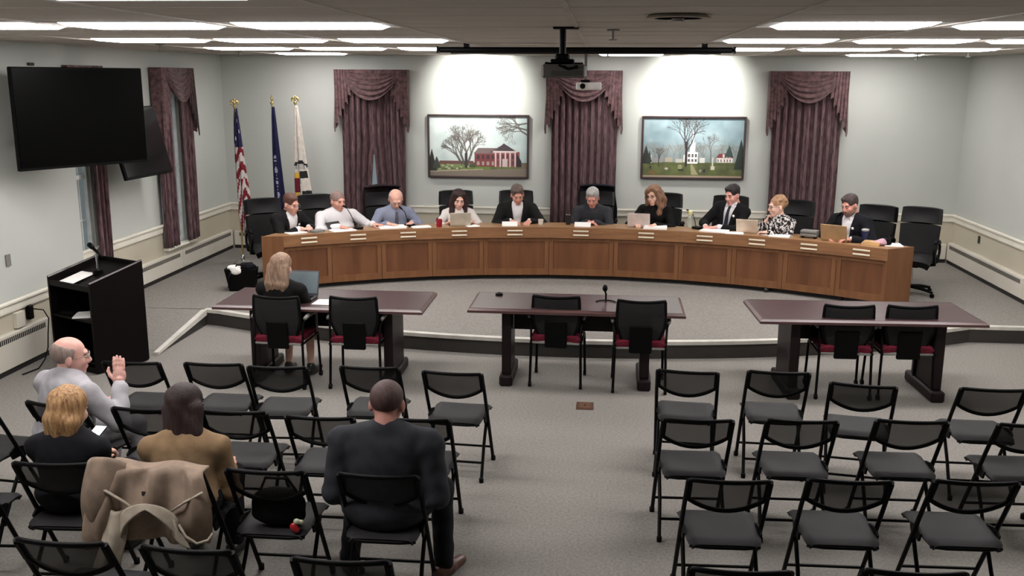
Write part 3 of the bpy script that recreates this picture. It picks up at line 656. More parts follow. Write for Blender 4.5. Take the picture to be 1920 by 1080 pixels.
# ------------------------------------------------------------------ tables
def table(label,x,y,w,d,rz):
    o=thing('conference_table',label,'table',(x,y,0),rz,'mahogany conference tables')
    k=MB(); k.box((0,0,.728),(w-.05,d-.05,.024)); k.build('table_top',M_mahog,o)
    k=MB(); a,b_=w/2,d/2
    for (p,q) in (((-a,-b_),(a,-b_)),((a,-b_),(a,b_)),((a,b_),(-a,b_)),((-a,b_),(-a,-b_))):
        p=np.array(p);q=np.array(q); ip=p*[1-.06/w,1-.06/d];iq=q*[1-.06/w,1-.06/d]
        k.hexa([(*p,.70),(*q,.70),(*iq,.70),(*ip,.70),(*p,.722),(*q,.722),(*iq,.741),(*ip,.741)])
    k.build('edge_moulding',M_mahogl,o)
    for s in(-1,1):
        k=MB(); k.box((s*(w/2-.34),0,.40),(.07,d-.30,.60),ch=.006); k.box((s*(w/2-.34),-d/2+.15,.40),(.085,.05,.60),ch=.006); lo=k.build('pedestal',M_mahogd,o)
        k=MB(); k.box((s*(w/2-.34),0,.05),(.12,d-.12,.10),ch=.015); k.build('foot',M_mahogd,lo)
    k=MB(); k.box((0,.08,.57),(w-.76,.02,.24)); k.build('modesty_panel',M_mahogd,o); return o
table('mahogany conference table on the left where the blonde woman works',-2.50,8.52,1.92,.79,0)
table('mahogany conference table in the middle carrying a small black microphone',-.19,8.61,1.93,.72,-.01)
table('mahogany conference table on the right with two chairs',2.335,8.57,1.92,.80,.04)
# ------------------------------------------------------------------ lectern
lec=thing('lectern','dark espresso wooden lectern with open shelves beside the left wall','lectern',(-4.83,8.66,0),-math.radians(27))
w,d=.66,.58; hf,hb=.87,1.005
for s in(-1,1):
    k=MB(); x=s*(w/2-.0125); k.hexa([(x-.0125,-d/2,.02),(x+.0125,-d/2,.02),(x+.0125,d/2,.02),(x-.0125,d/2,.02),(x-.0125,-d/2,hf),(x+.0125,-d/2,hf),(x+.0125,d/2,hb),(x-.0125,d/2,hb)]); k.build('side_panel',M_espr,lec)
k=MB(); k.box((0,d/2-.012,hb/2),(w-.05,.024,hb-.02)); k.build('front_panel',M_espr,lec)
k=MB(); k.hexa([(-w/2+.025,-d/2+.01,hf-.08),(w/2-.025,-d/2+.01,hf-.08),(w/2-.025,d/2-.024,hb-.07),(-w/2+.025,d/2-.024,hb-.07),(-w/2+.025,-d/2+.01,hf-.06),(w/2-.025,-d/2+.01,hf-.06),(w/2-.025,d/2-.024,hb-.05),(-w/2+.025,d/2-.024,hb-.05)]); k.build('reading_surface',M_espr,lec)
k=MB(); k.box((0,-d/2+.012,hf-.05),(w-.05,.02,.05)); k.build('ledge',M_espr,lec)
for z in(.10,.50): k=MB(); k.box((0,-.01,z),(w-.05,d-.05,.022)); k.build('shelf',M_espr,lec)
k=MB(); k.box((0,0,.035),(w-.01,d-.01,.05)); k.build('plinth',M_espr,lec)
for (p,q) in (((-w/2,-d/2),(-w/2,d/2)),((w/2,-d/2),(w/2,d/2))):
    k=MB(); s=1 if p[0]>0 else -1; k.tube([(p[0]-s*.0125,p[1],hf+.001),(q[0]-s*.0125,q[1],hb+.001)],.013,6); k.build('top_trim',mat('espresso_trim',(44,32,31),rough=.3),lec)
def on_lec(p): return rotz(-math.radians(27))@np.array(p)+np.array([-4.83,8.66,0])
sl=math.atan2(hb-hf,d)
o=thing('lectern_microphone','black microphone on a short stand on the lectern','microphone',tuple(on_lec((.02,.02,.925))),-math.radians(27))
k=MB(); k.lathe([(.05,-.04),(.05,.0),(.012,.01),(.01,.03)],n=16); k.build('base',M_blackm,o,smooth=40)
k=MB(); k.tube([(0,0,.0),(0,0,.16)],.012,10); k.build('stem',M_chrome,o)
k=MB(); k.tube([(.10,.0,.135),(.02,0,.175),(-.04,0,.205)],[.013,.015,.016],10); k.build('handle',M_black,o,smooth=True)
k=MB(); k.tube([(-.04,0,.205),(-.06,0,.218),(-.10,0,.238),(-.115,0,.244)],[.016,.025,.026,.012],12); k.build('windscreen',M_black,o,smooth=True)
def paper(label,loc,w,h,rz,pitch=0,name='paper_sheet',m=M_paper,cat='paper',th=.004,z=None):
    k=MB(); k.box((0,0,th/2),(w,h,th)); k.box((.008,.006,th*1.2),(w*.96,h*.97,th*.5),R=rotz(.04)); o=k.build(name,m); o.location=loc; o.rotation_euler=(pitch,0,rz); return tag(o,label,cat)
paper('white papers lying on the sloped top of the lectern',tuple(on_lec((-.10,-.14,.858))),.21,.28,-.5-.47,0.0).rotation_euler=(sl,0,-math.radians(27))
paper('white folder of papers on the middle shelf of the lectern',tuple(on_lec((.08,-.13,.513))),.30,.22,.3,.0,th=.012)
paper('dark notebook on the lectern shelf under the white folder',tuple(on_lec((-.18,-.13,.513))),.16,.22,-.2,.0,'notebook',M_black,'notebook',.02)
# ------------------------------------------------------------------ chairs
def slant(z): return (.79-z)*.42/.79
def make_folding():
    o=thing('folding_chair','x','chair')
    for s in(-1,1):
        k=MB(); x=s*.208; k.tube([(x*.985,.004,.782),(x,slant(.6),.6),(x,slant(.3),.3),(x,.415,.012)],.0125,8); lo=k.build('front_leg',M_blackm,o,smooth=40)
        k=MB(); k.lathe([(.017,0),(.017,.03),(.012,.035)],(x,.42,0),10); k.build('foot_cap',M_black,lo)
        k=MB(); x=s*.190; k.tube([(x,.285,.415),(x,.15,.22),(x*1.05,.005,.012)],.0115,8); lo=k.build('rear_leg',M_blackm,o,smooth=40)
        k=MB(); k.lathe([(.016,0),(.016,.03),(.012,.035)],(x*1.05,.003,0),10); k.build('foot_cap',M_black,lo)
        k=MB(); k.prism([(0,0),(.10,0),(.13,.05),(.03,.075),(-.02,.05)],0,.012); k.v=[(s*.199+ (p[2]-.006),.14+p[0],.385+p[1]) for p in k.v]; k.build('hinge_bracket',M_black,o)
    k=MB(); k.tube([(-.208,slant(.13),.13),(.208,slant(.13),.13)],.009,8); k.build('front_stretcher',M_blackm,o,smooth=40)
    k=MB(); k.tube([(-.196,.075,.115),(.196,.075,.115)],.009,8); k.build('rear_stretcher',M_blackm,o,smooth=40)
    N=12
    def zb(t): return .655-.07*(1-(2*t-1)**2)
    def bp(t,z): x=-.20+.40*t; return (x,slant(z)-.028*(1-(2*t-1)**2),z)
    k=MB(); k.sheet(lambda u,v:bp(u,.783-(.783-zb(u))*v),16,6,.006); k.build('mesh_back',M_net,o,smooth=True)
    pts=[bp(t,.785) for t in np.linspace(.02,.98,N)]; bot=[bp(t,zb(t)) for t in np.linspace(.98,.02,N)]
    k=MB(); k.tube(pts+[bp(1.0,.77)]+[bp(1,.70)]+bot+[bp(0,.70),bp(0,.77)],.0125,8,closed=True); k.build('back_frame',M_black,o,smooth=True)
    for s in(-1,1): k=MB(); k.box((s*.2,slant(.725),.72),(.034,.03,.13),R=rotx(.49),ch=.008); k.build('side_sleeve',M_black,o)
    def seat(u,v):
        a=2*u-1; w=.185+.012*v; y=.035+.385*v; x=a*w
        edge=max(0,(abs(a)-.86)/.14); z=.430-.014*math.cos(a*1.5)*math.sin(v*math.pi)-.016*edge**2-.018*max(0,(v-.85)/.15)**2-.022*max(0,(.12-v)/.12)**2
        rc=.05
        if v<.12: x*=1-.10*((.12-v)/.12)**2
        return (x,y,z)
    k=MB(); k.sheet(seat,16,14,.026); k.build('seat',M_seatpad,o,smooth=60)
    k=MB(); k.tube([(-.18,.04,.408),(-.1,.030,.404),(.1,.030,.404),(.18,.04,.408)],.010,6); k.build('seat_edge',M_black,o,smooth=True)
    return o
fc=make_folding(); used=[]; FG='black mesh back folding chairs'
def fchair(x,y,deg,label): return place(fc,used,(x,y,0),math.radians(deg),label,FG)
R_='folding chair, right block, '
L_='folding chair, left block, '
fchair(.627,6.40,-5,R_+'front row, nearest the aisle'); fchair(1.251,6.45,-2,R_+'front row, second from the aisle'); fchair(1.755,6.22,-9,R_+'front row, third from the aisle, set back and turned'); fchair(2.58,6.22,-1,R_+'front row, farthest right')
fchair(.607,5.44,2,R_+'second row, nearest the aisle'); fchair(1.218,5.49,1,R_+'second row, second from the aisle'); fchair(1.863,5.55,1,R_+'second row, third from the aisle'); fchair(2.56,5.56,2,R_+'second row, cut by the right picture edge')
fchair(.681,4.57,2,R_+'third row, nearest the aisle'); fchair(1.283,4.63,1,R_+'third row, second from the aisle'); fchair(1.912,4.68,1.5,R_+'third row, third from the aisle')
fchair(.61,3.66,1,R_+'last row, top rail only, nearest the aisle'); fchair(1.32,3.72,1,R_+'last row, top rail only, second from the aisle')
fchair(-3.254,6.20,1,L_+'front row, in front of the lectern'); fchair(-2.67,6.23,1,L_+'front row, second from the lectern'); fchair(-2.201,6.20,3,L_+'front row, behind the blonde woman at the table'); fchair(-1.563,6.26,0,L_+'front row, in front of the bald man in the dark suit'); fchair(-.975,6.20,-4,L_+'front row, nearest the aisle')
fchair(-2.712,5.285,0,L_+'second row, in front of the brown haired woman'); fchair(-2.167,5.295,0,L_+'second row, third from the aisle'); fchair(-1.62,5.25,0,L_+'second row, second from the aisle'); fchair(-1.055,5.28,0,L_+'second row, nearest the aisle')
fchair(-3.30,5.30,-12,L_+'second row, under the man in the grey suit'); fchair(-3.86,5.25,-6,L_+'second row, cut by the left picture edge')
fchair(-3.42,4.39,4,L_+'third row, cut by the left picture edge'); fchair(-2.80,4.43,3,L_+'third row, under the blonde woman in navy'); fchair(-2.20,4.42,-1,L_+'third row, under the tan coat'); fchair(-1.67,4.45,0,L_+'third row, with a dark handbag hung on it'); fchair(-1.085,4.455,0,L_+'third row, under the bald man in the dark suit')
fchair(-2.289,3.62,-1,L_+'last row, farthest left'); fchair(-1.72,3.61,-2,L_+'last row, second from the left'); fchair(-1.04,3.58,1,L_+'last row, nearest the aisle')
# guest chairs at the conference tables
def make_guest():
    o=thing('guest_chair','x','chair')
    for s in(-1,1):
        for (yb,nm) in((.03,'rear_leg'),(.47,'front_leg')):
            k=MB(); x=s*.232; k.tube([(x*.96,yb+(.02 if yb<.2 else -.02),.42),(x,yb,.05)],.012,8)
            if yb<.2: k.tube([(x*.96,yb+.02,.42),(x*.99,yb+.04,.60),(s*.245,yb+.08,.645)],.011,8)
            lo=k.build(nm,M_blackm,o,smooth=40)
            k=MB(); k.lathe([(.024,-.013),(.026,0),(.024,.013)],(x,yb,.026),12,R=roty(math.pi/2)); k.build('caster',M_black,lo,smooth=40)
        k=MB(); k.tube([(s*.245,.07,.648),(s*.25,.14,.662),(s*.248,.30,.660),(s*.235,.40,.62),(s*.225,.43,.44)],[.016,.02,.02,.014,.011],8); k.build('armrest',M_grey,o,smooth=True)
        k=MB(); k.tube([(s*.225,.03,.42),(s*.225,.45,.42)],.011,8); k.build('seat_rail',M_blackm,o,smooth=40)
    k=MB(); k.tube([(-.225,.05,.415),(.225,.05,.415)],.011,8); k.build('rear_crossbar',M_grey,o,smooth=40)
    def st(u,v): a=2*u-1; return (a*.215,.05+.43*v,.475-.02*abs(a)**4-.03*max(0,(v-.8)/.2)**2-.02*max(0,(.15-v)/.15)**2)
    k=MB(); k.sheet(st,14,12,.055); k.build('seat_cushion',M_red,o,smooth=50)
    def bk(u,v):
        a=2*u-1; z=.84-.40*v; w=.205+.008*math.sin(v*math.pi)-.06*max(0,(v-.55)/.45)
        return (a*w,.01+.06*v-.02*math.sin(v*3)+.028*a*a,z+.012*a*a*(1-v))
    k=MB(); k.sheet(bk,16,14,.012); k.build('back_mesh',M_net2,o,smooth=True)
    e=[bk(u,0) for u in np.linspace(0,1,12)]+[bk(1,v) for v in np.linspace(.04,1,10)]+[bk(u,1) for u in np.linspace(.95,.05,8)]+[bk(0,v) for v in np.linspace(1,.04,10)]
    k=MB(); k.tube(e,.014,8,closed=True); k.build('back_frame',M_black,o,smooth=True)
    k=MB(); k.box((0,.035,.50),(.20,.03,.26),R=rotx(.1),ch=.01); k.build('back_support',M_black,o); return o
gc=make_guest(); gu=[]
for x,y,dg,lb in((-2.84,8.02,-3,'black guest chair holding the blonde woman in black'),(-2.15,8.06,0,'black guest chair with red seat beside the blonde woman'),(-.37,8.30,-4,'black guest chair with dark seat, left of the pair at the middle table'),(.385,8.21,0,'black guest chair, right of the pair at the middle table'),(2.16,8.23,1,'black guest chair with red seat, left of the pair at the right table'),(2.70,8.27,3,'black guest chair with red seat, right of the pair at the right table')):
    place(gc,gu,(x,y,0),math.radians(dg),lb,'black guest chairs at the tables')
# executive chairs behind the bench
def make_exec():
    o=thing('executive_chair','x','chair')
    for i in range(5):
        a=2*math.pi*i/5+.3; c_,s_=math.cos(a),math.sin(a)
        k=MB(); k.tube([(0,0,.10),(.16*c_,.16*s_,.09),(.30*c_,.30*s_,.065)],[.026,.022,.016],8); lo=k.build('base_leg',M_blackm,o,smooth=40)
        k=MB(); k.lathe([(.02,-.02),(.028,-.008),(.028,.008),(.02,.02)],(.30*c_,.30*s_,.028),12,R=rotz(a)@rotx(math.pi/2)); k.build('caster',M_black,lo,smooth=40)
    k=MB(); k.tube([(0,0,.09),(0,0,.36)],.024,12); k.build('gas_lift',M_chrome,o,smooth=40)
    k=MB(); k.box((0,0,.365),(.2,.24,.03),ch=.008); k.build('tilt_plate',M_blackm,o)
    def st(u,v): a=2*u-1; return (a*.245,-.22+.46*v,.455-.035*abs(a)**5-.04*max(0,(v-.75)/.25)**2+.01*math.sin(v*3))
    k=MB(); k.sheet(st,16,14,.09); k.build('seat',M_leather2,o,smooth=50)
    def bk(z0,z1,w0,w1,y0,b):
        def f(u,v):
            a=2*u-1; z=z0+(z1-z0)*v; w=w0+(w1-w0)*v
            return (a*w,y0-.10*((z-.45)/.65)-.0+.03*a*a-b*math.cos(a*1.4)*math.sin(v*math.pi),z-.012*abs(a)**6*v)
        return f
    k=MB(); k.sheet(bk(.44,.842,.215,.232,-.20,.012),16,12,.07); k.build('lower_back_pad',M_leather2,o,smooth=50)
    k=MB(); k.sheet(bk(.850,1.045,.233,.226,-.20,.012),16,10,.085); k.build('headrest_pad',M_leather,o,smooth=50)
    k=MB(); k.box((0,-.20,.42),(.12,.16,.03),ch=.006); k.build('back_bracket',M_blackm,o)
    for s in(-1,1):
        x=s*.275; pts=[(s*.22,-.05,.39),(x,-.06,.42),(x,-.12,.52),(x,-.12,.60),(x,-.06,.655),(x,.06,.665),(x,.15,.64),(x,.17,.56),(x,.12,.46),(x,.06,.40),(s*.22,.05,.39)]
        k=MB(); k.tube(pts,.016,8); ao=k.build('arm_loop',M_blackm,o,smooth=True)
        k=MB(); k.tube([(x,-.10,.648),(x,-.03,.672),(x,.06,.682),(x,.14,.665)],[.02,.028,.028,.018],8); k.build('arm_pad',M_lgrey if False else M_black,ao,smooth=True)
    return o
ec=make_exec(); eu=[]; EG='black leather executive chairs behind the bench'
SEATS={}
def face(x,y,tx,ty): return math.atan2(-(tx-x),(ty-y))
# number: person position (x,y), chair centre follows behind
PPL={1:(-4.10,11.93),2:(-3.50,12.30),3:(-2.80,12.66),4:(-1.95,12.93),5:(-1.14,13.05),6:(-.09,13.08),7:(.77,13.0),8:(1.72,12.78),9:(2.37,12.40),10:(3.17,12.06)}
CHR={1:(-4.24,11.86,-1.0),2:(-3.72,12.36,-.9),3:(-2.92,12.80,-.35),4:(-1.96,13.05,-.1),5:(-1.15,13.18,0),6:(-.05,13.22,0),7:(.86,13.12,.15),8:(1.70,12.92,.25),9:(2.47,12.54,.4),10:(3.38,12.18,.5),11:(3.82,11.95,.35)}
_r=lambda p,d:(lambda v:tuple(np.array([CX,CY])+v*(1-d/np.linalg.norm(v))))(np.array(p[:2])-[CX,CY])
PPL={i:_r(p,.17) for i,p in PPL.items()}; CHR={i:(*_r(p,.10 if i<11 else 0),p[2]) for i,p in CHR.items()}
wc={1:'behind the man in the dark blazer at the left end',2:'behind the man in the white shirt',3:'behind the man in the light blue shirt',4:'behind the woman in the white blouse',5:'behind the man in the dark open jacket',6:'behind the grey haired man in the sweater',7:'behind the long haired woman in black',8:'behind the man in the suit and tie',9:'behind the woman in the patterned blouse',10:'behind the bearded man in the navy blazer',11:'standing empty at the right end of the bench'}
for i,(x,y,da) in CHR.items():
    f=face(x,y,CX,CY); rz=f
    if i==11: rz=f+.1
    place(ec,eu,(x,y,P),rz,'black leather executive chair '+wc[i],EG)
# ------------------------------------------------------------------ people: signed distance fields turned into one skin
def surfnet(F,org,h):
    S_=F<0; A=np.zeros(tuple(n-1 for n in F.shape),np.int8)
    cor=[(a,b,c) for a in(0,1) for b in(0,1) for c in(0,1)]; nx,ny,nz=A.shape
    for a,b,c in cor: A+=S_[a:a+nx,b:b+ny,c:c+nz]
    act=(A>0)&(A<8); ii=np.argwhere(act); idx=np.full(A.shape,-1,int); idx[act]=np.arange(len(ii))
    vals={c:F[ii[:,0]+c[0],ii[:,1]+c[1],ii[:,2]+c[2]] for c in cor}; acc=np.zeros((len(ii),3)); cnt=np.zeros(len(ii))
    for a in cor:
        for ax in range(3):
            if a[ax]: continue
            b=list(a); b[ax]=1; b=tuple(b); f0,f1=vals[a],vals[b]; cr=(f0<0)!=(f1<0)
            t=np.where(cr,f0/np.where(cr,f0-f1,1),0); p=np.tile(np.array(a,float),(len(ii),1)); p[:,ax]+=t; acc+=p*cr[:,None]; cnt+=cr
    V=(ii+acc/cnt[:,None])*h+org; Q=[]
    for ax in range(3):
        o1,o2=(ax+1)%3,(ax+2)%3; sl=[slice(1,-1)]*3; sl[ax]=slice(0,-1)
        n=list(F.shape); a=[slice(None)]*3; b=[slice(None)]*3; a[ax]=slice(0,-1); b[ax]=slice(1,None)
        sa,sb=S_[tuple(a)],S_[tuple(b)]; e=np.argwhere(sa!=sb); 
        e=e[(e[:,o1]>0)&(e[:,o2]>0)&(e[:,o1]<F.shape[o1]-1)&(e[:,o2]<F.shape[o2]-1)]
        if not len(e): continue
        sg=sa[e[:,0],e[:,1],e[:,2]]
        def cell(d1,d2): c=e.copy(); c[:,o1]+=d1; c[:,o2]+=d2; return idx[c[:,0],c[:,1],c[:,2]]
        q=np.stack([cell(-1,-1),cell(0,-1),cell(0,0),cell(-1,0)],1); q[~sg]=q[~sg][:,::-1]; Q.append(q[(q>=0).all(1)])
    return V,np.concatenate(Q)
def prim_d(p,X):
    if p[0]=='c':
        a,b=np.array(p[1],float),np.array(p[2],float); ab=b-a; t=np.clip(((X-a)@ab)/(ab@ab+1e-9),0,1)
        return np.linalg.norm(X-a-t[...,None]*ab,axis=-1)-(p[3]+(p[4]-p[3])*t)
    c,r,R=np.array(p[1],float),np.array(p[2],float),p[3]
    Y=X-c
    if R is not None: Y=Y@R
    k0=np.linalg.norm(Y/r,axis=-1); k1=np.linalg.norm(Y/(r*r),axis=-1)+1e-9; return k0*(k0-1)/k1
def cap(a,b,ra,rb): return ('c',a,b,ra,rb)
def elp(c,r,R=None): return ('e',c,r,R)
def pb(p):
    if p[0]=='c': a,b=np.array(p[1]),np.array(p[2]); r=max(p[3],p[4]); return np.minimum(a,b)-r,np.maximum(a,b)+r
    r=max(p[2]); return np.array(p[1])-r,np.array(p[1])+r
def infl(p,e):
    if p[0]=='c': return ('c',p[1],p[2],p[3]+e,p[4]+e)
    return ('e',p[1],tuple(x+e for x in p[2]),p[3])
def field(prims,h=.012,k=.03,sub=(),cut=None,wr=0,ks=.01):
    lo=np.min([pb(p)[0] for p in prims],0)-3*h; hi=np.max([pb(p)[1] for p in prims],0)+3*h
    n=np.ceil((hi-lo)/h).astype(int)+1; F=np.full(n,.2,np.float32)
    ax=[lo[i]+h*np.arange(n[i]) for i in range(3)]
    def region(p,pad):
        a,b=pb(p); i0=np.maximum(((a-pad-lo)/h).astype(int),0); i1=np.minimum(((b+pad-lo)/h).astype(int)+2,n); 
        return tuple(slice(i0[i],max(i1[i],i0[i])) for i in range(3))
    for p in prims:
        s=region(p,k+2*h); g=np.stack(np.meshgrid(ax[0][s[0]],ax[1][s[1]],ax[2][s[2]],indexing='ij'),-1)
        if g.size==0: continue
        d=prim_d(p,g); a=F[s]; F[s]=np.minimum(a,d)-np.maximum(k-np.abs(a-d),0)**2/(4*k)
    for p in sub:
        s=region(p,2*h+ks); g=np.stack(np.meshgrid(ax[0][s[0]],ax[1][s[1]],ax[2][s[2]],indexing='ij'),-1)
        if g.size==0: continue
        d=-prim_d(p,g); a=F[s]; F[s]=np.maximum(a,d)+np.maximum(ks-np.abs(a-d),0)**2/(4*ks)
    if cut or wr:
        g=np.stack(np.meshgrid(*ax,indexing='ij'),-1)
        if wr: F+=wr*(np.sin(g[...,2]*46+4*np.sin(g[...,0]*15)+g[...,1]*17)*np.sin(g[...,0]*25+g[...,2]*13+1)+.5*np.sin(g[...,1]*60+g[...,2]*38))
        if cut: F=np.maximum(F,cut(g))
    return surfnet(F,lo,h)
def addm(mb,VQ,mi=0,T=None):
    V,Q=VQ
    if T is not None: V=V@T[0].T+T[1]
    o=len(mb.v); mb.v+=list(map(tuple,V.tolist())); mb.f+=[tuple(q) for q in (Q+o).tolist()]; mb.m+=[mi]*len(Q)
# head template: origin at head centre, faces +y
def head_mesh(fem,round_=1.0):
    j=.92 if fem else 1.0
    pr=[elp((0,-.014,.032),(.074*round_,.094,.084)),elp((0,.012,-.02),(.066*round_,.080,.085)),elp((0,.030,-.062),(.048*j*round_,.058,.056)),cap((-.012*j,.066,-.098),(.012*j,.066,-.098),.018*j,.018*j),
        cap((0,.090,.012),(0,.106,-.028),.008,.0125),cap((-.011,.093,-.036),(.011,.093,-.036),.009,.009),cap((-.036,.080,.026),(.036,.080,.026),.010,.010),
        elp((.038,.062,-.03),(.022,.022,.026)),elp((-.038,.062,-.03),(.022,.022,.026)),cap((-.016,.085,-.066),(.016,.085,-.066),.0085,.0085),
        cap((0,-.022,-.06),(0,-.030,-.122),.050*(.88 if fem else 1.05),.056*(.9 if fem else 1.1))]
    ears=[elp((s*.075*round_,-.012,-.012),(.010,.020,.032),rotz(-s*.4)) for s in(-1,1)]
    V,Q=field(pr+ears,.0055,.014,sub=[elp((s*.031,.101,.004),(.017,.016,.012)) for s in(-1,1)]+[cap((-.02,.098,-.066),(.02,.098,-.066),.0022,.0022)],ks=.008)
    return V,Q
HEADS={(f,r):head_mesh(f,r) for f,r in((0,1.0),(0,1.08),(1,1.0))}
def hand_mesh(curl,spread=.012):
    """right hand: wrist at origin, fingers +y, palm faces -z, thumb on -x"""
    pr=[elp((0,.045,0),(.040,.052,.016)),cap((0,-.02,0),(0,.02,0),.024,.026)]
    for i,(x,l) in enumerate(((-.028,.072),(-.010,.080),(.009,.075),(.027,.060))):
        b=np.array([x,.085,0]); a=(x)*spread*20; p=b; ang=curl*.35
        for sgl,rr in((.42,.0095),(.33,.0088),(.27,.0078)):
            d=np.array([a*.25,math.cos(ang),-math.sin(ang)]); q=p+d*l*sgl; pr.append(cap(p,q,rr,rr*.92)); p=q; ang+=curl*.75
    t0=np.array([-.028,.022,-.002]);t1=t0+np.array([-.026,.026,-.012]);t2=t1+np.array([-.012+.010*curl,.026,-.008]);t3=t2+np.array([0.002+.012*curl,.02,-.004])
    pr+=[cap(t0,t1,.015,.0115),cap(t1,t2,.0112,.010),cap(t2,t3,.0098,.0082)]
    return field(pr,.0042,.006)
HANDS={'flat':hand_mesh(.25),'curl':hand_mesh(.95),'grip':hand_mesh(1.35),'open':hand_mesh(.12,.03)}
def skinmat(n,c): return mat('skin_'+n,c,rough=.5,scale=30,col2=tuple(int(v*.93) for v in c),spec=.35)
M_eye=mat('eye_white',(168,148,140),rough=.3); M_iris=mat('eye_dark',(34,26,24),rough=.25); 
def unit(v): v=np.array(v,float); return v/(np.linalg.norm(v)+1e-9)
def frame(d,nrm):   # columns x,y,z : y=fingers, z=back of the hand
    y=unit(d); z=np.array(nrm,float); z=unit(z-y*(z@y)); x=np.cross(y,z); return np.stack([x,y,z],1)
def ik(Sh,Wr,l1,l2,hint):
    Sh=np.array(Sh);Wr=np.array(Wr); d=Wr-Sh; L=np.linalg.norm(d); mx=(l1+l2)*.985
    if L>mx: Wr=Sh+d/L*mx; d=Wr-Sh; L=mx
    a=(l1*l1-l2*l2+L*L)/(2*L); hh=math.sqrt(max(l1*l1-a*a,0)); u=d/L; w=np.array(hint,float); w=unit(w-u*(w@u)); return Sh+u*a+w*hh,Wr
def hairfield(style,h=.0065):
    """returns (prims,sub,k,cut) in head space"""
    sh=[elp((0,-.016,.036),(.080,.099,.088))]
    face_cut=[elp((0,.098,-.03),(.068,.068,.106))]
    under=lambda z0,s=0:(lambda g:np.maximum(z0+s*g[...,1]-g[...,2],-1))
    ear=[elp((s*.08,.012,-.02),(.03,.028,.04)) for s in(-1,1)]
    if style=='short': return sh+[elp((.012,.040,.088),(.055,.045,.030)),elp((0,-.02,.07),(.076,.085,.062))],face_cut+ear,.02,under(-.055,.7)
    if style=='buzz': return [elp((0,-.015,.033),(.0775,.0975,.0870))],[elp((0,.112,-.03),(.080,.062,.105))]+[elp((s*.085,.03,-.03),(.03,.04,.04)) for s in(-1,1)],.01,under(-.06,.5)
    if style=='fringe': return [elp((0,-.016,.030),(.081,.099,.084))],[elp((0,.02,.118),(.088,.115,.085)),elp((0,.115,-.0),(.12,.118,.16))],.01,under(-.055,.45)
    if style=='thin': return sh,[elp((0,.075,.06),(.058,.062,.075)),elp((0,.10,-.03),(.072,.08,.10))]+ear,.012,under(-.055,.6)
    if style=='longdark':
        p=sh+[elp((0,-.02,.06),(.088,.095,.075))]
        for s in(-1,1): p+=[cap((s*.055,.035,.085),(s*.083,.025,-.03),.030,.034),cap((s*.083,.025,-.03),(s*.078,.050,-.15),.036,.034),cap((s*.06,-.04,.0),(s*.07,-.05,-.15),.05,.045),cap((s*.078,.050,-.15),(s*.06,.062,-.20),.034,.018)]
        return p+[cap((0,-.07,.0),(0,-.075,-.15),.06,.05)],[elp((0,.100,-.020),(.054,.072,.100))],.02,None
    if style=='longwavy':
        p=sh+[elp((.01,-.02,.065),(.085,.095,.072)),cap((-.01,.05,.095),(.07,.035,.04),.030,.034)]
        for s in(-1,1):
            q=[(s*.070,.035,.06),(s*.090,.025,-.02),(s*.078,.045,-.08),(s*.098,.03,-.14),(s*.08,.05,-.20),(s*.07,.055,-.235)]
            for a,b in zip(q,q[1:]): p.append(cap(a,b,.032,.032))
            q=[(s*.06,-.05,.02),(s*.09,-.05,-.06),(s*.075,-.04,-.13),(s*.095,-.035,-.20)]
            for a,b in zip(q,q[1:]): p.append(cap(a,b,.045,.042))
        return p+[cap((0,-.075,.0),(0,-.08,-.17),.06,.05)],[elp((-.012,.100,-.020),(.050,.070,.098))],.018,None
    if style=='bob':
        p=sh+[elp((0,-.028,.045),(.092,.100,.088)),elp((0,-.035,-.03),(.095,.085,.10)),cap((-.05,-.06,-.05),(-.05,-.055,-.13),.05,.03),cap((.05,-.06,-.05),(.05,-.055,-.13),.05,.03),cap((0,-.08,-.04),(0,-.07,-.135),.05,.03)]
        return p,[elp((0,.10,-.04),(.058,.075,.10))],.02,None
    if style=='longback':
        p=sh+[elp((0,-.03,.04),(.088,.098,.086))]
        for x in(-.055,-.02,.02,.055): p+=[cap((x,-.085+.3*abs(x),.0),(x*1.25,-.085,-.14),.045,.04),cap((x*1.25,-.085,-.14),(x*1.05-.01,-.075,-.25),.038,.014)]
        return p,[elp((0,.10,-.04),(.06,.075,.10))],.014,None
    if style=='shag':
        p=sh+[elp((0,-.025,.05),(.09,.10,.085))]
        for x in(-.07,-.035,0,.035,.07): p+=[cap((x,-.07+.6*abs(x),.0),(x*1.15,-.055+.5*abs(x),-.13),.045,.03),cap((x*1.15,-.055+.5*abs(x),-.13),(x*1.2,-.045+.4*abs(x),-.185),.026,.012)]
        return p,[elp((0,.10,-.04),(.06,.075,.10))],.015,None
    if style=='updo': 
        p=sh+[elp((0,-.03,.075),(.078,.082,.065)),elp((0,-.085,.04),(.06,.045,.06))]
        r=random.Random(5)
        for k in range(22): a=r.uniform(0,6.28); e=r.uniform(.0,1.2); p.append(elp((.078*math.cos(a)*math.cos(e),-.03+.085*math.sin(a)*math.cos(e),.06+.065*math.sin(e)),(.018,.018,.016)))
        return p,face_cut+ear,.008,under(-.06,.6)
HAIRC={}
def hair_mesh(style):
    if style not in HAIRC:
        p,s,k,c=hairfield(style); V,Q=field(p,.0065,k,sub=s,cut=c,wr=.0022 if style not in('buzz','fringe') else .0008,ks=.006); HAIRC[style]=(V,Q)
    return HAIRC[style]
def hairmat(n,c,c2): return mat('hair_'+n,c,rough=.55,scale=9,stretch=(9,9,1.2),col2=c2,lo=.3,hi=.7,bump=.5,bscale=26,spec=.35)
def smooth_mesh(mb,name,mats,parent): 
    return mb.build(name,mats,parent,smooth=True)
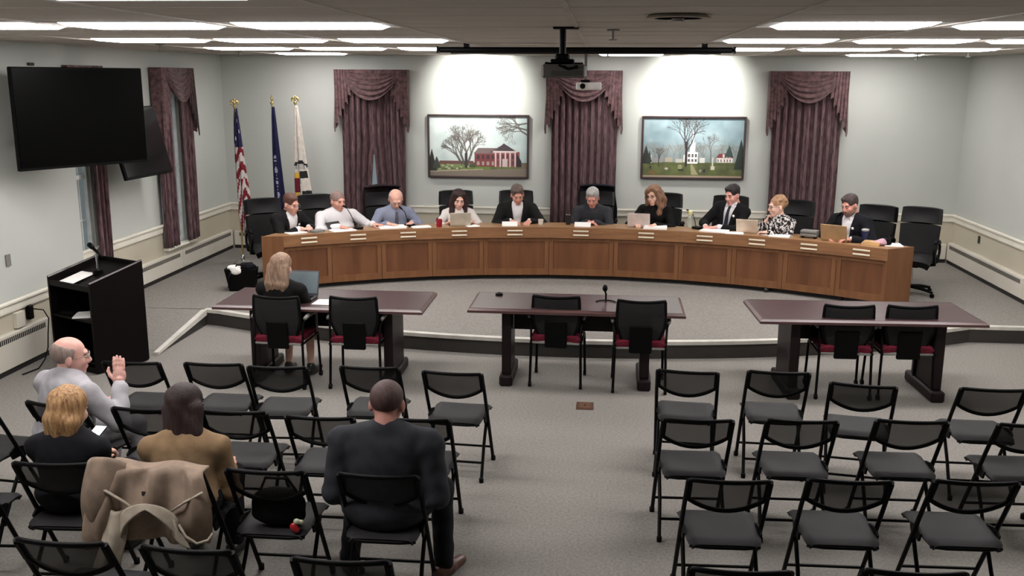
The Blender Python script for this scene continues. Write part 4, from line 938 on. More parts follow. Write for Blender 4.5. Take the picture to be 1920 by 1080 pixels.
def person(label,loc,rz,seat=.43,top=1.2,lean=6,side=0,head=(0,0,0),arms=None,legs=None,skin=None,hair=None,fem=0,bulk=1.0,belly=1.0,rnd=1.0,shoulder=.175,outfit=None,glasses=None,beard=None,pin=False,shoes=(30,28,28),hs=1.06,kneeh=None):
    o=thing('person',label,'person',loc,rz); outfit=outfit or {}
    Pv=np.array([0,0,seat+.095]); la,sa=math.radians(lean),math.radians(side)
    t=unit((math.sin(sa),math.sin(la),math.cos(la)*math.cos(sa))); X=unit(np.cross((0,1,0),t)); X=unit(np.array([1,0,0])-t*t[0]); Fd=np.cross(t,X)
    hp=math.radians(head[1]); hup=.125*hs
    Lt=(top-hup-.135*math.cos(hp*.5)-Pv[2])/max(t[2],.5)
    N=Pv+t*Lt; Hc=N+t*.045+np.array([0,.02+.05*math.sin(max(hp,0)),.09])
    Hc[2]=top-hup
    RH=rotz(math.radians(head[0]))@rotx(-hp)@roty(math.radians(head[2]))
    B=lambda x,f,u:Pv+X*x+Fd*f+t*u
    fr=np.stack([X,Fd,t],1); sw=shoulder*bulk
    SH={s:N+X*s*sw-t*.065-Fd*.005 for s in(-1,1)}
    bust=[elp(B(s*.065,.085,Lt*.66),(.06,.055,.06),fr) for s in(-1,1)] if fem else []
    torso=[elp(Pv,(.168*bulk,.135,.105),fr),elp(B(0,.015*belly,Lt*.30),(.150*bulk*belly,.122*belly,.15),fr),elp(B(0,0,Lt*.66),(.158*bulk,.112,.17),fr),cap(SH[-1]*.75+SH[1]*.25,SH[1]*.75+SH[-1]*.25,.068,.068)]+bust
    trap=[cap(N-t*.005-Fd*.01,SH[s],.046,.050) for s in(-1,1)]
    neck=[cap(N-t*.02+Fd*.012,Hc+RH@np.array([0,-.03,-.07]),.052*(.88 if fem else 1.05),.048)]
    arms=arms or {}; AR={}
    for s in(-1,1):
        a=arms.get(s,dict(w=(s*.16,.34,seat+.20))); e,w=ik(SH[s],np.array(a['w'],float),.285,.25,a.get('hint',(s*.35,-.5,-.9))); AR[s]=(e,w,a)
    ab=1.0*(.9 if fem else 1)*bulk**.5
    armp={s:[cap(SH[s],AR[s][0],.054*ab,.042*ab),cap(AR[s][0],AR[s][1],.041*ab,.029*ab)] for s in(-1,1)}
    legs=legs or {}; legp={};LG={}
    for s in(-1,1):
        l=legs.get(s,dict(k=(s*.12,.43,seat+.05),a=(s*.12,.40,.085))); hip=Pv+np.array([s*.085,.02,-.02]); k_=np.array(l['k'],float);an=np.array(l['a'],float); LG[s]=(hip,k_,an,l)
        legp[s]=[cap(hip,k_,.088*bulk**.5,.058),cap(k_,an,.056,.038)]
    allp=torso+trap+neck+[p for s in(-1,1) for p in armp[s]+legp[s]]
    # body: one skin (limbs and trunk, head, hands)
    mb=MB(); addm(mb,field([infl(p,-.012) for p in torso]+[infl(p,-.014) for p in trap]+[infl(p,-.004) for p in neck]+[infl(p,-.008) for s in(-1,1) for p in armp[s]+legp[s]],.016,.018))
    T=(RH*hs,Hc); hm=HEADS[(fem,rnd if not fem else 1.0)]; addm(mb,hm,0,T)
    for s in(-1,1):
        e,w,a=AR[s]; d=a.get('d',unit(w-e)); nr=a.get('n',(0,0,1)); Fm=frame(d,nr); hv,hq=HANDS[a.get('h','curl')]
        hv=hv*np.array([1 if s>0 else -1,1,1]); hq=hq if s>0 else hq[:,::-1]; sc=.95 if fem else 1.04
        addm(mb,(hv,hq),0,(Fm*sc,w+unit(d)*.012))
        if s in(-1,1):
            hip,k_,an,l=LG[s]
    for s in(-1,1):
        mb_=MB(); 
        c=np.array([s*.031,.082,.004]); mb.ell(RH@c*hs+Hc,(.0112*hs,)*3,n=10,m=8,mi=1); mb.ell(RH@(c+[0,.0085,-.001])*hs+Hc,(.0065*hs,.005*hs,.0065*hs),R=RH,n=8,m=6,mi=2)
        mb.tube([RH@np.array(p)*hs+Hc for p in((s*.014,.0925,.022),(s*.032,.091,.027),(s*.048,.080,.021))],.0042,6,mi=3)
    mb.tube([RH@np.array(p)*hs+Hc for p in((-.019,.0895,-.065),(-.006,.0945,-.063),(.006,.0945,-.063),(.019,.0895,-.065))],[.002,.004,.004,.002],6,mi=4)
    sk=skin or (206,158,138); sn='%d_%d_%d'%sk; hc=hair[1] if hair else (60,50,44); 
    hmat=hairmat('%d_%d_%d'%hc,hc,hair[2] if hair else (40,34,30)); 
    smooth_mesh(mb,'body',[skinmat(sn,sk),M_eye,M_iris,hmat,mat('lips_'+sn,(int(sk[0]*.82),int(sk[1]*.58),int(sk[2]*.6)),rough=.4)],o)
    if hair and hair[0]:
        m=MB(); addm(m,hair_mesh(hair[0]),0,(RH@np.diag([hs*(rnd if not fem else 1),hs,hs]),Hc)); smooth_mesh(m,'hair',hmat,o)
    if beard:
        m=MB(); addm(m,field([elp((0,.036,-.075),(.054,.060,.052)),cap((-.022,.092,-.052),(.022,.092,-.052),.010,.010),cap((-.06,.02,-.02),(-.055,.03,-.07),.014,.02),cap((.06,.02,-.02),(.055,.03,-.07),.014,.02)],.0055,.012,sub=[elp((0,.10,-.066),(.022,.03,.0055)),elp((0,.09,-.005),(.05,.06,.042))]),0,T); smooth_mesh(m,'beard',hairmat('beard%d_%d_%d'%beard,beard,tuple(int(v*.7) for v in beard)),o)
    top_=outfit.get('top'); sl=outfit.get('sleeve',1.0)
    def sleeve(s,e,f=1.0):
        el,w,a=AR[s]; u=[infl(armp[s][0],e)]
        if f>.5: w2=el+(w-el)*min(1,(f-.5)*2)*.97; u.append(cap(el,w2,.041*ab+e,.031*ab+e*1.0))
        else: u=[cap(SH[s],SH[s]+(el-SH[s])*f*2,.054*ab+e,.046*ab+e)]
        return u
    shp=[infl(p,.012) for p in torso+trap]
    if top_:
        cl=outfit.get('collar',.03); m=MB()
        addm(m,field(shp+[cap(N-t*.03,N+t*cl+Fd*.008,.060,.058)]+sleeve(-1,.010,sl)+sleeve(1,.010,sl),.0115,.028,wr=.0020)); smooth_mesh(m,outfit.get('topname','shirt'),top_,o)
    if top_ and outfit.get('collar',.03)>=.045:
        k=MB(); c0=N+t*outfit['collar']*.75+Fd*.008; k.tube([c0+X*.064*math.cos(a)+Fd*.066*math.sin(a)-t*.016*math.sin(a) for a in np.linspace(0,6.283,22)[:-1]],.0115,6,closed=True)
        co=k.build('collar',top_,o,smooth=True)
        for s in(-1,1):
            k=MB(); a=c0+Fd*.072-t*.012+X*s*.006; b=c0+X*s*.052+Fd*.048; c=c0+X*s*.050+Fd*.082-t*.060
            v=[a,b,c]; v=v+[p-Fd*.012 for p in v]; k.add(v,[(0,1,2),(5,4,3),(0,3,4,1),(1,4,5,2),(2,5,3,0)]); k.build('collar_point',top_,co)
    def front(x,u,prims,start=.45):
        p=Pv+X*x+t*u+Fd*start
        for _ in range(60):
            d=min(float(prim_d(q,p[None])[0]) for q in prims)
            if d<.002: break
            p=p-Fd*max(d*.8,.002)
        return p
    jk=outfit.get('jacket')
    jprims=[infl(p,.024) for p in torso+trap]
    if jk:
        vw=outfit.get('v',.06); vo=outfit.get('vb',.12); m=MB()
        def cutv(g):
            q=g-Pv; x=q@X;u=q@t;f=q@Fd
            w=np.interp(u/Lt,[vo-.3,vo,.98,1.3],[-.02 if vo>0.2 else .02,.012,vw,vw])
            w=np.where(u<0,-.03 if vo>.15 else w,w)
            return np.minimum(np.minimum(w-np.abs(x),f-.02),.2)
        addm(m,field(jprims+[cap(N-t*.035-Fd*.012,N+t*.012-Fd*.018,.066,.068)]+sleeve(-1,.019,.97)+sleeve(1,.019,.97),.0115,.03,wr=.0030,cut=cutv)); jo=smooth_mesh(m,outfit.get('jname','jacket'),jk,o)
        if outfit.get('lapel',True):
            for s in(-1,1):
                k=MB(); rows=[]
                for i in range(8):
                    q=i/7; u=Lt*(.98-(.98-vo-.03)*q); wv=np.interp(u/Lt,[vo,.98],[.014,vw])
                    a_=front(s*(wv+.002),u,jprims)+Fd*.006; wd=.050*math.sin(min(1,q*1.6+.25)*math.pi*.62+.4)*(1-q*.65)+.004; b__=front(s*(wv+wd),u+.004,jprims)+Fd*.007; rows.append((a_,b__))
                v=[p for r in rows for p in r]+[p-Fd*.008 for r in rows for p in r]; n=len(rows)*2; f=[]
                for i in range(7):
                    a=2*i; f+=[(a,a+1,a+3,a+2),(n+a,n+a+2,n+a+3,n+a+1),(a,a+2,n+a+2,n+a),(a+1,n+a+1,n+a+3,a+3)]
                k.add(v,f); k.build('lapel',jk,jo,smooth=40)
    if outfit.get('tie'):
        k=MB(); v=[];pr=shp+[cap(N-t*.03,N+t*.03,.060,.058)]
        us=np.linspace(.99,.10,12)
        for i,u in enumerate(us):
            w=.016+.018*min(1,i/9) if i>0 else .018
            for x in(-w,0,w): v.append(front(x,Lt*u,pr)+Fd*(.010 if x==0 else .006))
        v+= [p-Fd*.012 for p in v]; n=36; f=[]
        for i in range(11):
            for j in range(2): a=3*i+j; f+=[(a,a+3,a+4,a+1),(n+a,n+a+1,n+a+4,n+a+3)]
        k.add(v,f); k.build('necktie',outfit['tie'],o,smooth=True)
    if pin:
        p=front(-.085,Lt*.76,jprims)+Fd*.006; k=MB(); k.ell(p,(.017,.008,.017),R=fr,n=12,m=6); k.build('lapel_pin',M_paper,o,smooth=True)
    bt=outfit.get('bottom')
    if bt:
        m=MB(); ps=[infl(torso[0],.010)]
        for s in(-1,1):
            hip,k_,an,l=LG[s]; ps.append(infl(legp[s][0],.010))
            if not outfit.get('skirt'): ps.append(cap(k_,an+(an-k_)*-.02,.066,.056))
        if outfit.get('skirt'): ps.append(elp((LG[-1][1]+LG[1][1])/2+np.array([0,-.12,0]),(.19,.24,.08)))
        addm(m,field(ps,.013,.03,wr=.0025)); smooth_mesh(m,'skirt' if outfit.get('skirt') else 'trousers',bt,o)
    for s in(-1,1):
        hip,k_,an,l=LG[s]; m=MB(); d=unit(l.get('f',(s*.12,1,0))); a=np.array([an[0],an[1],0])
        addm(m,field([cap(a-d*.04+[0,0,.045],a+d*.04+[0,0,.04],.040,.042),cap(a+d*.04+[0,0,.036],a+d*.17+[0,0,.030],.040,.030),cap(an,a+[0,0,.06],.040,.042)],.009,.02,cut=lambda g:-g[...,2]+.002)); smooth_mesh(m,'shoe',mat('shoe_%d_%d_%d'%shoes,shoes,rough=.4),o)
    if glasses:
        k=MB()
        for s in(-1,1):
            k.tube([RH@(np.array([s*.032+.022*math.cos(a),.103-.12*(.022*math.cos(a)*s)**1*1.0,.003+.017*math.sin(a)]))*hs+Hc for a in np.linspace(0,6.283,15)[:-1]],.0017,6,closed=True)
            k.tube([RH@np.array(p)*hs+Hc for p in((s*.054,.098,.008),(s*.074,.06,.008),(s*.080,-.01,.0))],.0022,6)
        k.tube([RH@np.array(p)*hs+Hc for p in((-.010,.104,.008),(.010,.104,.008))],.0022,6); k.build('glasses',mat('glasses_frame_%s'%glasses,(30,28,28) if glasses=='dark' else (150,140,130),rough=.4),o,smooth=True)
    o['_']=0; del o['_']
    return o,dict(Hc=Hc,RH=RH,N=N,SH=SH,AR=AR,front=front,Lt=Lt,Pv=Pv)
# ------------------------------------------------------------------ the council members
M_white_sh=cloth('white_shirt',(206,204,204),(198,196,198),scale=6); M_blue_sh=cloth('light_blue_shirt',(128,134,152),(116,122,140),scale=6); M_cream_bl=cloth('cream_blouse',(206,200,195),(196,189,184),scale=6)
M_blazer=cloth('dark_blazer',(18,17,18),(14,13,14)); M_olive=cloth('dark_olive_jacket',(22,23,22),(17,18,17)); M_suit=cloth('black_suit',(13,13,16),(10,10,12)); M_navy=cloth('navy_blazer',(15,16,22),(11,12,17)); M_blk=cloth('black_cloth',(7,7,7),(5,5,5))
M_sweat=cloth('grey_sweater',(48,49,52),(40,41,45)); M_tieg=cloth('grey_tie',(92,92,104),(70,70,82),scale=60); M_tied=cloth('dark_tie',(42,46,62),(30,32,44),scale=60)
M_patt=cloth('black_white_print',(200,194,190),(26,24,26),scale=42,lo=.50,hi=.56,stretch=(1,1,.6)); M_trous=cloth('charcoal_trousers',(18,18,21)); M_jean=cloth('dark_trousers',(14,15,21))
def desk(x,y,z=.725): return (x,y,z)
def cm(i,label,top,turn=0,**k):
    x,y=PPL[i]; f=face(x,y,CX,CY); k.setdefault('outfit',{}).setdefault('bottom',M_trous)
    k.setdefault('legs',{s:dict(k=(s*.11,.32,.47),a=(s*.11,.28,.085)) for s in(-1,1)})
    return person(label,(x,y,P),f+math.radians(turn),top=top+.02,**k)
down=(0,0,1)
cm(1,'man in a dark blazer and glasses at the left end of the bench',1.13,20,lean=20,head=(10,14,0),glasses='light',pin=True,skin=(214,160,142),hair=('short',(104,70,58),(70,46,38)),outfit=dict(top=M_white_sh,jacket=M_blazer,v=.075,vb=.05),
   arms={1:dict(w=desk(.02,.36),d=(-.6,.8,0),n=down,h='curl',hint=(.9,-.2,-.5)),-1:dict(w=desk(-.14,.34),d=(.5,.8,0),n=down,h='curl',hint=(-.9,-.1,-.5))})
cm(2,'heavy set man in a white shirt with cropped hair at the bench',1.13,8,lean=8,head=(14,10,0),bulk=1.22,belly=1.2,rnd=1.08,skin=(206,150,132),hair=('buzz',(142,118,110),(112,92,86)),outfit=dict(top=M_white_sh,collar=.05),shoulder=.18,
   arms={1:dict(w=desk(.10,.36),d=(-.7,.6,-.1),n=down,h='grip',hint=(1,-.1,-.4)),-1:dict(w=desk(-.36,.36),d=(-.6,.8,-.05),n=down,h='flat',hint=(-.7,-.3,-.6))})
cm(3,'balding man in a light blue shirt and grey tie, head bowed',1.13,4,lean=16,head=(-4,34,0),bulk=1.1,belly=1.05,skin=(218,168,150),rnd=1.08,hair=('fringe',(190,176,166),(150,136,126)),glasses='light',outfit=dict(top=M_blue_sh,tie=M_tieg,collar=.045),
   arms={1:dict(w=desk(.17,.34),d=(-.6,.8,0),n=down,h='flat',hint=(.7,-.1,-.6)),-1:dict(w=desk(-.17,.34),d=(.5,.8,0),n=down,h='curl',hint=(-.7,-.1,-.6))})
cm(4,'woman with long dark hair and a cream white blouse at the bench',1.10,0,lean=14,head=(4,16,-3),fem=1,skin=(224,178,160),hair=('longdark',(58,36,34),(30,18,20)),bulk=.98,outfit=dict(top=M_cream_bl,sleeve=.8,topname='blouse',collar=.0),shoulder=.165,
   arms={1:dict(w=desk(.14,.34),d=(-.5,.85,0),n=down,h='curl',hint=(.7,-.1,-.6)),-1:dict(w=desk(-.14,.36),d=(.4,.9,0),n=down,h='curl',hint=(-.7,-.1,-.6))})
cm(5,'man in an open dark jacket over a white shirt, looking down at the bench',1.17,0,lean=16,head=(6,24,4),skin=(204,146,128),hair=('short',(112,96,88),(66,56,54)),bulk=1.1,outfit=dict(top=M_white_sh,jacket=M_olive,v=.075,vb=.0,collar=.045),
   arms={1:dict(w=desk(.10,.32),d=(-.7,.7,0),n=down,h='curl',hint=(.7,-.1,-.6)),-1:dict(w=desk(-.16,.32),d=(.3,.9,-.1),n=down,h='curl',hint=(-.7,-.1,-.6))})
cm(6,'grey haired man in a dark grey sweater with arms on the bench',1.14,0,lean=14,head=(-6,26,0),skin=(206,142,126),hair=('short',(176,174,170),(134,130,128)),bulk=1.12,belly=1.1,outfit=dict(top=M_sweat,topname='sweater',collar=.02),
   arms={1:dict(w=desk(.06,.32),d=(-.9,.4,0),n=down,h='curl',hint=(.7,-.1,-.6)),-1:dict(w=desk(-.05,.34),d=(.9,.4,0),n=down,h='curl',hint=(-.7,-.1,-.6))})
cm(7,'woman with long wavy light brown hair and black top at the bench',1.185,-8,lean=10,head=(-20,10,3),fem=1,skin=(226,182,160),hair=('longwavy',(150,112,86),(84,58,46)),glasses='dark',outfit=dict(top=M_blk,topname='blouse',collar=.0),shoulder=.165,
   arms={1:dict(w=desk(.16,.36),d=(-.4,.9,0),n=down,h='curl',hint=(.7,-.1,-.6)),-1:dict(w=desk(-.10,.38),d=(.3,.9,0),n=down,h='flat',hint=(-.7,-.1,-.6))})
cm(8,'young dark haired man in a black suit and tie leaning back at the bench',1.23,-14,lean=2,side=-7,head=(-14,14,0),skin=(212,156,142),hair=('short',(40,30,34),(24,18,22)),pin=True,outfit=dict(top=M_white_sh,jacket=M_suit,tie=M_tied,v=.07,vb=.06,collar=.05),
   arms={1:dict(w=desk(.16,.34),d=(-.5,.8,0),n=down,h='curl',hint=(.7,-.1,-.6)),-1:dict(w=desk(-.02,.34),d=(.7,.6,0),n=down,h='curl',hint=(-.7,-.1,-.6))})
cm(9,'woman with curly reddish updo, glasses and black and white blouse',1.14,-22,lean=16,head=(-32,6,0),fem=1,skin=(226,184,166),hair=('updo',(178,140,106),(126,92,66)),glasses='dark',outfit=dict(top=M_patt,topname='blouse',collar=.03),shoulder=.168,
   arms={1:dict(w=(.12,.20,.80),d=(-.25,-.1,.9),n=(.8,.5,.0),h='grip',hint=(.6,.6,-.9)),-1:dict(w=desk(-.04,.34),d=(.8,.5,0),n=down,h='curl',hint=(-.7,-.1,-.6))})
cm(10,'bearded man in a navy blazer and white shirt at the right end of the bench',1.21,-10,lean=12,head=(-12,16,4),skin=(204,142,126),hair=('short',(74,60,58),(46,38,38)),beard=(136,112,104),pin=True,bulk=1.08,outfit=dict(top=M_white_sh,jacket=M_navy,v=.07,vb=.02,collar=.05),
   arms={1:dict(w=desk(.12,.34),d=(-.6,.7,0),n=down,h='curl',hint=(.7,-.1,-.6)),-1:dict(w=desk(-.16,.34),d=(.6,.7,0),n=down,h='curl',hint=(-.7,-.1,-.6))})
# ------------------------------------------------------------------ the public and the clerk
M_gsuit=cloth('light_grey_suit',(164,162,166),(150,148,152)); M_dsuit=cloth('dark_slate_suit',(46,48,53),(39,41,46)); M_tan=cloth('tan_jacket',(134,110,82),(118,96,72)); M_navyt=cloth('navy_top',(12,12,18),(9,9,14)); M_coat=cloth('khaki_coat',(144,126,110),(124,108,95))
M_coatl=cloth('khaki_coat_lining',(172,162,146),(152,142,128)); M_tanp=cloth('light_grey_trousers',(138,136,140))
def pub(label,x,y,rz,top,**k): return person(label,(x,y,0),math.radians(rz),top=top,**k)
pub('bald man in a light grey suit raising his right hand, seen from behind',-3.38,5.50,-26,1.14,lean=12,head=(-34,4,0),skin=(206,158,146),rnd=1.08,hair=('fringe',(150,132,124),(112,96,90)),glasses='light',bulk=1.12,belly=1.08,outfit=dict(top=M_white_sh,jacket=M_gsuit,bottom=M_tanp,v=.06,vb=.2),
    arms={1:dict(w=(.20,.30,.80),d=(-.15,.15,1),n=(.75,-.65,0),h='open',hint=(.5,.1,-1)),-1:dict(w=(-.10,.36,.60),h='curl')},legs={1:dict(k=(.16,.42,.48),a=(.20,.42,.085)),-1:dict(k=(-.10,.43,.48),a=(-.10,.40,.085))})
pub('woman with a blonde bob and navy top, seen from behind',-2.86,4.66,0,1.10,lean=8,head=(-8,12,2),fem=1,skin=(214,170,150),hair=('bob',(188,150,104),(112,76,50)),outfit=dict(top=M_navyt,bottom=M_trous,collar=.02,topname='sweater'),
    arms={1:dict(w=(.04,.30,.64),d=(-.5,.8,.2),n=(.3,.2,.9),h='grip'),-1:dict(w=(-.02,.30,.62),d=(.6,.8,0),h='curl')})
pub('woman with brown hair in a tan jacket, seen from behind',-2.19,4.64,4,1.12,lean=14,side=-2,head=(-16,20,-8),fem=1,skin=(206,158,136),hair=('shag',(50,32,30),(24,15,15)),bulk=1.06,outfit=dict(top=M_tan,bottom=M_trous,collar=.03,topname='jacket'),
    arms={1:dict(w=(.14,.34,.56),h='curl'),-1:dict(w=(-.10,.34,.56),h='curl')})
pub('man with a shaved head in a dark slate suit, seen from behind',-1.095,4.65,0,1.20,lean=8,head=(0,14,0),skin=(176,124,112),rnd=1.08,hair=('buzz',(84,62,58),(60,44,42)),bulk=1.24,shoulder=.185,outfit=dict(top=M_white_sh,jacket=M_dsuit,bottom=M_jean,v=.06,vb=.3,lapel=False),shoes=(86,54,44),
    arms={1:dict(w=(.22,.24,.50),h='curl',hint=(.25,-.5,-.8)),-1:dict(w=(-.22,.24,.50),h='curl',hint=(-.25,-.5,-.8))},legs={s:dict(k=(s*.24,.36,.48),a=(s*.27,.24,.085),f=(s*.5,1,0)) for s in(-1,1)})
pub('woman with long blonde hair in black working at the left table, seen from behind',-2.86,8.25,-4,1.20,lean=4,head=(-4,8,2),fem=1,skin=(214,172,154),hair=('longback',(154,128,106),(104,80,66)),outfit=dict(top=M_blk,bottom=M_blk,skirt=True,sleeve=.55,collar=.0,topname='dress_top'),
    arms={1:dict(w=(.13,.38,.775),d=(-.2,1,0),n=down,h='flat'),-1:dict(w=(-.10,.38,.775),d=(.2,1,0),n=down,h='flat')},legs={1:dict(k=(.12,.36,.47),a=(.16,.26,.085)),-1:dict(k=(-.08,.36,.47),a=(-.06,.26,.085))})
# ------------------------------------------------------------------ things on the bench
DZ=P+DH
def dp(a,r): p=pol(a,r); return (p[0],p[1])
def rzat(a): return -math.radians(a)
def laptop(label,x,y,z,rz,col,w=.33,d=.23,open_=105,scr=None):
    """local: user sits at -y, lid at +y"""
    o=thing('laptop',label,'laptop',(x,y,z),rz); m=mat('laptop_%d_%d_%d'%col,col,rough=.4,metal=.2)
    k=MB(); k.box((0,0,.009),(w,d,.016),ch=.004); k.build('base',m,o)
    k=MB()
    for i in range(5):
        for j in range(12): k.box((-.138+j*.025,.07-i*.022,.0178),(.021,.018,.002))
    k.build('keyboard',M_black,o)
    k=MB(); k.box((0,-.07,.0177),(.09,.055,.001)); k.build('touchpad',M_grey,o)
    a=math.radians(open_-90); R=rotx(-a); k=MB(); k.box((0,.004,d/2),(w,.008,d),ch=.003); k.v=[tuple(R@np.array(p)+np.array([0,d/2,.014])) for p in k.v]; lid=k.build('lid',m,o)
    k=MB(); k.box((0,-.0012,d/2+.004),(w-.022,.002,d-.028)); k.v=[tuple(R@np.array(p)+np.array([0,d/2,.014])) for p in k.v]; k.build('display',scr or M_black,lid)
    return o
def mug(label,x,y,z,col,h=.10,r=.04,name='mug',lid=None):
    o=thing(name,label,'cup',(x,y,z)); m=mat('mug_%d_%d_%d'%col,col,rough=.35)
    k=MB(); k.lathe([(r*.8,0),(r*.85,.004),(r,h),(r*.9,h),(r*.78,.008),(.001,.008)],n=20); k.build('cup_body',m,o,smooth=40)
    if name=='mug': k=MB(); k.tube([(r*.92,0,h*.78),(r*1.6,0,h*.72),(r*1.7,0,h*.4),(r*.88,0,h*.25)],.006,6); k.build('handle',m,o,smooth=True)
    if lid: k=MB(); k.lathe([(r*1.04,h-.005),(r*1.04,h+.012),(r*.6,h+.018)],n=20); k.build('lid',lid,o,smooth=40)
    return o
def tent(label,a,r,w=.2,h=.06):
    x,y=dp(a,r); o=thing('tent_card',label,'name card',(x,y,DZ),rzat(a)); k=MB()
    for s in(-1,1): k.box((0,s*.016,h/2),(w,.003,h*1.06),R=rotx(s*.5))
    k.build('folded_card',M_paper,o); return o
x,y=dp(-14.0,6.22); laptop('open laptop with pale lid in front of the woman in the cream blouse',x,y,DZ,rzat(-13.5)+math.pi,(186,176,158),open_=100,d=.17,w=.27)
x,y=dp(7.6,6.30); laptop('open laptop with pinkish white lid in front of the long haired woman',x,y,DZ,rzat(8)+math.pi,(214,200,194),w=.29,d=.18)
x,y=dp(20.3,6.30); laptop('open laptop with beige lid between the suited man and the woman with glasses',x,y,DZ,rzat(20)+math.pi,(208,190,170),w=.27,d=.17)
x,y=dp(30.3,6.24); laptop('open laptop with brown lid in front of the bearded man',x,y,DZ,rzat(31)+math.pi,(168,136,98),w=.31,d=.20)
x,y=dp(-16.6,6.12); mug('red cup beside the pale laptop on the bench',x,y,DZ,(150,20,42),.10,.042,'paper_cup')
x,y=dp(-4.2,6.25); mug('small white cup beside the man in the open jacket',x,y,DZ,(216,208,196),.07,.036,'paper_cup')
x,y=dp(-.9,6.28); mug('black travel mug beside the grey haired man',x,y,DZ,(26,24,28),.13,.036,'mug',M_chrome)
x,y=dp(33.2,6.28); mug('dark blue tumbler beside the bearded man',x,y,DZ,(30,38,78),.15,.042,'tumbler',M_lgrey)
x,y=dp(13.4,6.38); o=thing('water_bottle','clear bottle with a pale yellow cap between the black clad woman and suited man','bottle',(x,y,DZ))
k=MB(); k.lathe([(.03,0),(.034,.01),(.034,.13),(.02,.16),(.014,.175)],n=16); k.build('bottle_body',netmat('clear_plastic',(206,212,196),.55),o,smooth=40)
k=MB(); k.lathe([(.026,.165),(.03,.175),(.03,.215),(.02,.225)],n=14); k.build('cap',mat('pale_yellow',(224,220,160),rough=.5),o,smooth=40); k=MB(); k.tube([(-.01,0,.215),(-.05,0,.235)],.010,8); k.build('spout',M_dark,o)
tent('white folded card in front of the man in the open jacket',-8.0,6.12); tent('white folded card in front of the grey haired man',.9,6.12,.21)
def pap(label,a,r,w,h,tw=0,th=.006,m=M_paper,name='paper_stack',cat='papers'):
    x,y=dp(a,r); return paper(label,(x,y,DZ+.001),w,h,rzat(a)+tw,0,name,m,cat,th)
pap('loose white papers at the left end of the bench',-33.6,6.22,.24,.20,.2); pap('white papers before the heavy set man',-28.2,6.16,.30,.22,.2); pap('open white binder before the man in the blue shirt',-22.2,6.20,.34,.22,0,.012)
pap('white sheet between the blue shirt man and the cream blouse woman',-18.8,6.15,.24,.16,.1); pap('papers beside the pale laptop',-12.6,6.12,.16,.14,.3)
pap('paper stack before the long haired woman',9.6,6.16,.30,.18,.1,.02); pap('white papers before the man in the suit',16.6,6.16,.34,.18,-.1,.014); pap('papers under the beige laptop side',19.0,6.12,.22,.16,.2); pap('white booklet before the woman with glasses',24.2,6.14,.24,.14,.1,.012); pap('white papers beside the patterned blouse',22.8,6.2,.18,.14,-.3)
pap('tan folder near the blue tumbler',34.3,6.18,.20,.14,.1,.03,mat('tan_card',(196,158,108)),'folder','folder'); pap('white sheet lying on the right end of the bench',36.0,6.34,.20,.24,.5,.003)
pap('grey notepad at the left end of the bench',-31.2,6.14,.16,.12,.3,.02,M_grey,'notepad','notepad')
x,y=dp(27.3,6.24); o=thing('desk_speaker','grey box speaker with black feet before the woman with glasses','speaker',(x,y,DZ),rzat(27)); k=MB(); k.box((0,0,.06),(.20,.12,.075),ch=.008); k.build('box_body',M_grey,o)
for s in(-1,1): k=MB(); k.box((s*.075,-.02,.012),(.03,.06,.024)); k.build('foot',M_black,o)
k=MB(); k.box((0,-.061,.066),(.19,.003,.008)); k.build('front_slot',M_dark,o)
x,y=dp(35.0,6.22); o=thing('pink_bag','pink and black pouch by the right end of the bench','pouch',(x,y,DZ)); k=MB(); addm(k,field([elp((0,0,.03),(.09,.06,.03)),elp((.03,0,.05),(.05,.04,.03))],.01,.02)); k.build('pouch_body',mat('pink_cloth',(190,150,166),rough=.8),o,smooth=True); k=MB(); addm(k,field([elp((.06,.02,.05),(.06,.05,.035)),elp((.1,.0,.03),(.04,.04,.025))],.01,.02)); k.build('black_strap',M_black,o,smooth=True)
def goose(label,a,r,tw,hh=.26,col=M_black):
    x,y=dp(a,r); o=thing('gooseneck_microphone',label,'microphone',(x,y,DZ),rzat(a)+tw); k=MB(); k.box((0,0,.015),(.10,.12,.03),ch=.01); k.build('mic_base',M_black,o)
    k=MB(); k.tube([(0,.03,.03),(0,.05,.10),(0,.09,.18),(0,.14,hh-.03)],.005,8); k.build('gooseneck',M_black,o,smooth=True); k=MB(); k.tube([(0,.14,hh-.03),(0,.19,hh)],[.011,.012],10); k.build('mic_capsule',M_black,o,smooth=40)
goose('black gooseneck microphone before the heavy set man',-26.2,6.2,1.2,.30); goose('black gooseneck microphone before the man in the blue shirt',-20.0,6.25,.6,.24); goose('black gooseneck microphone before the bearded man',29.0,6.30,-.6,.30); goose('black gooseneck microphone before the man in the suit',14.4,6.3,.9,.12)
x,y=dp(-28.9,6.3); o=thing('tablet','dark tablet held up before the heavy set man','tablet',(x,y,DZ+.002),rzat(-28)+.5); k=MB(); k.box((0,0,.05),(.22,.012,.10),R=rotx(-.7),ch=.003); k.build('tablet_body',M_dark,o); k=MB(); k.box((0,.05,.02),(.12,.02,.045)); k.build('stand',M_dark,o)
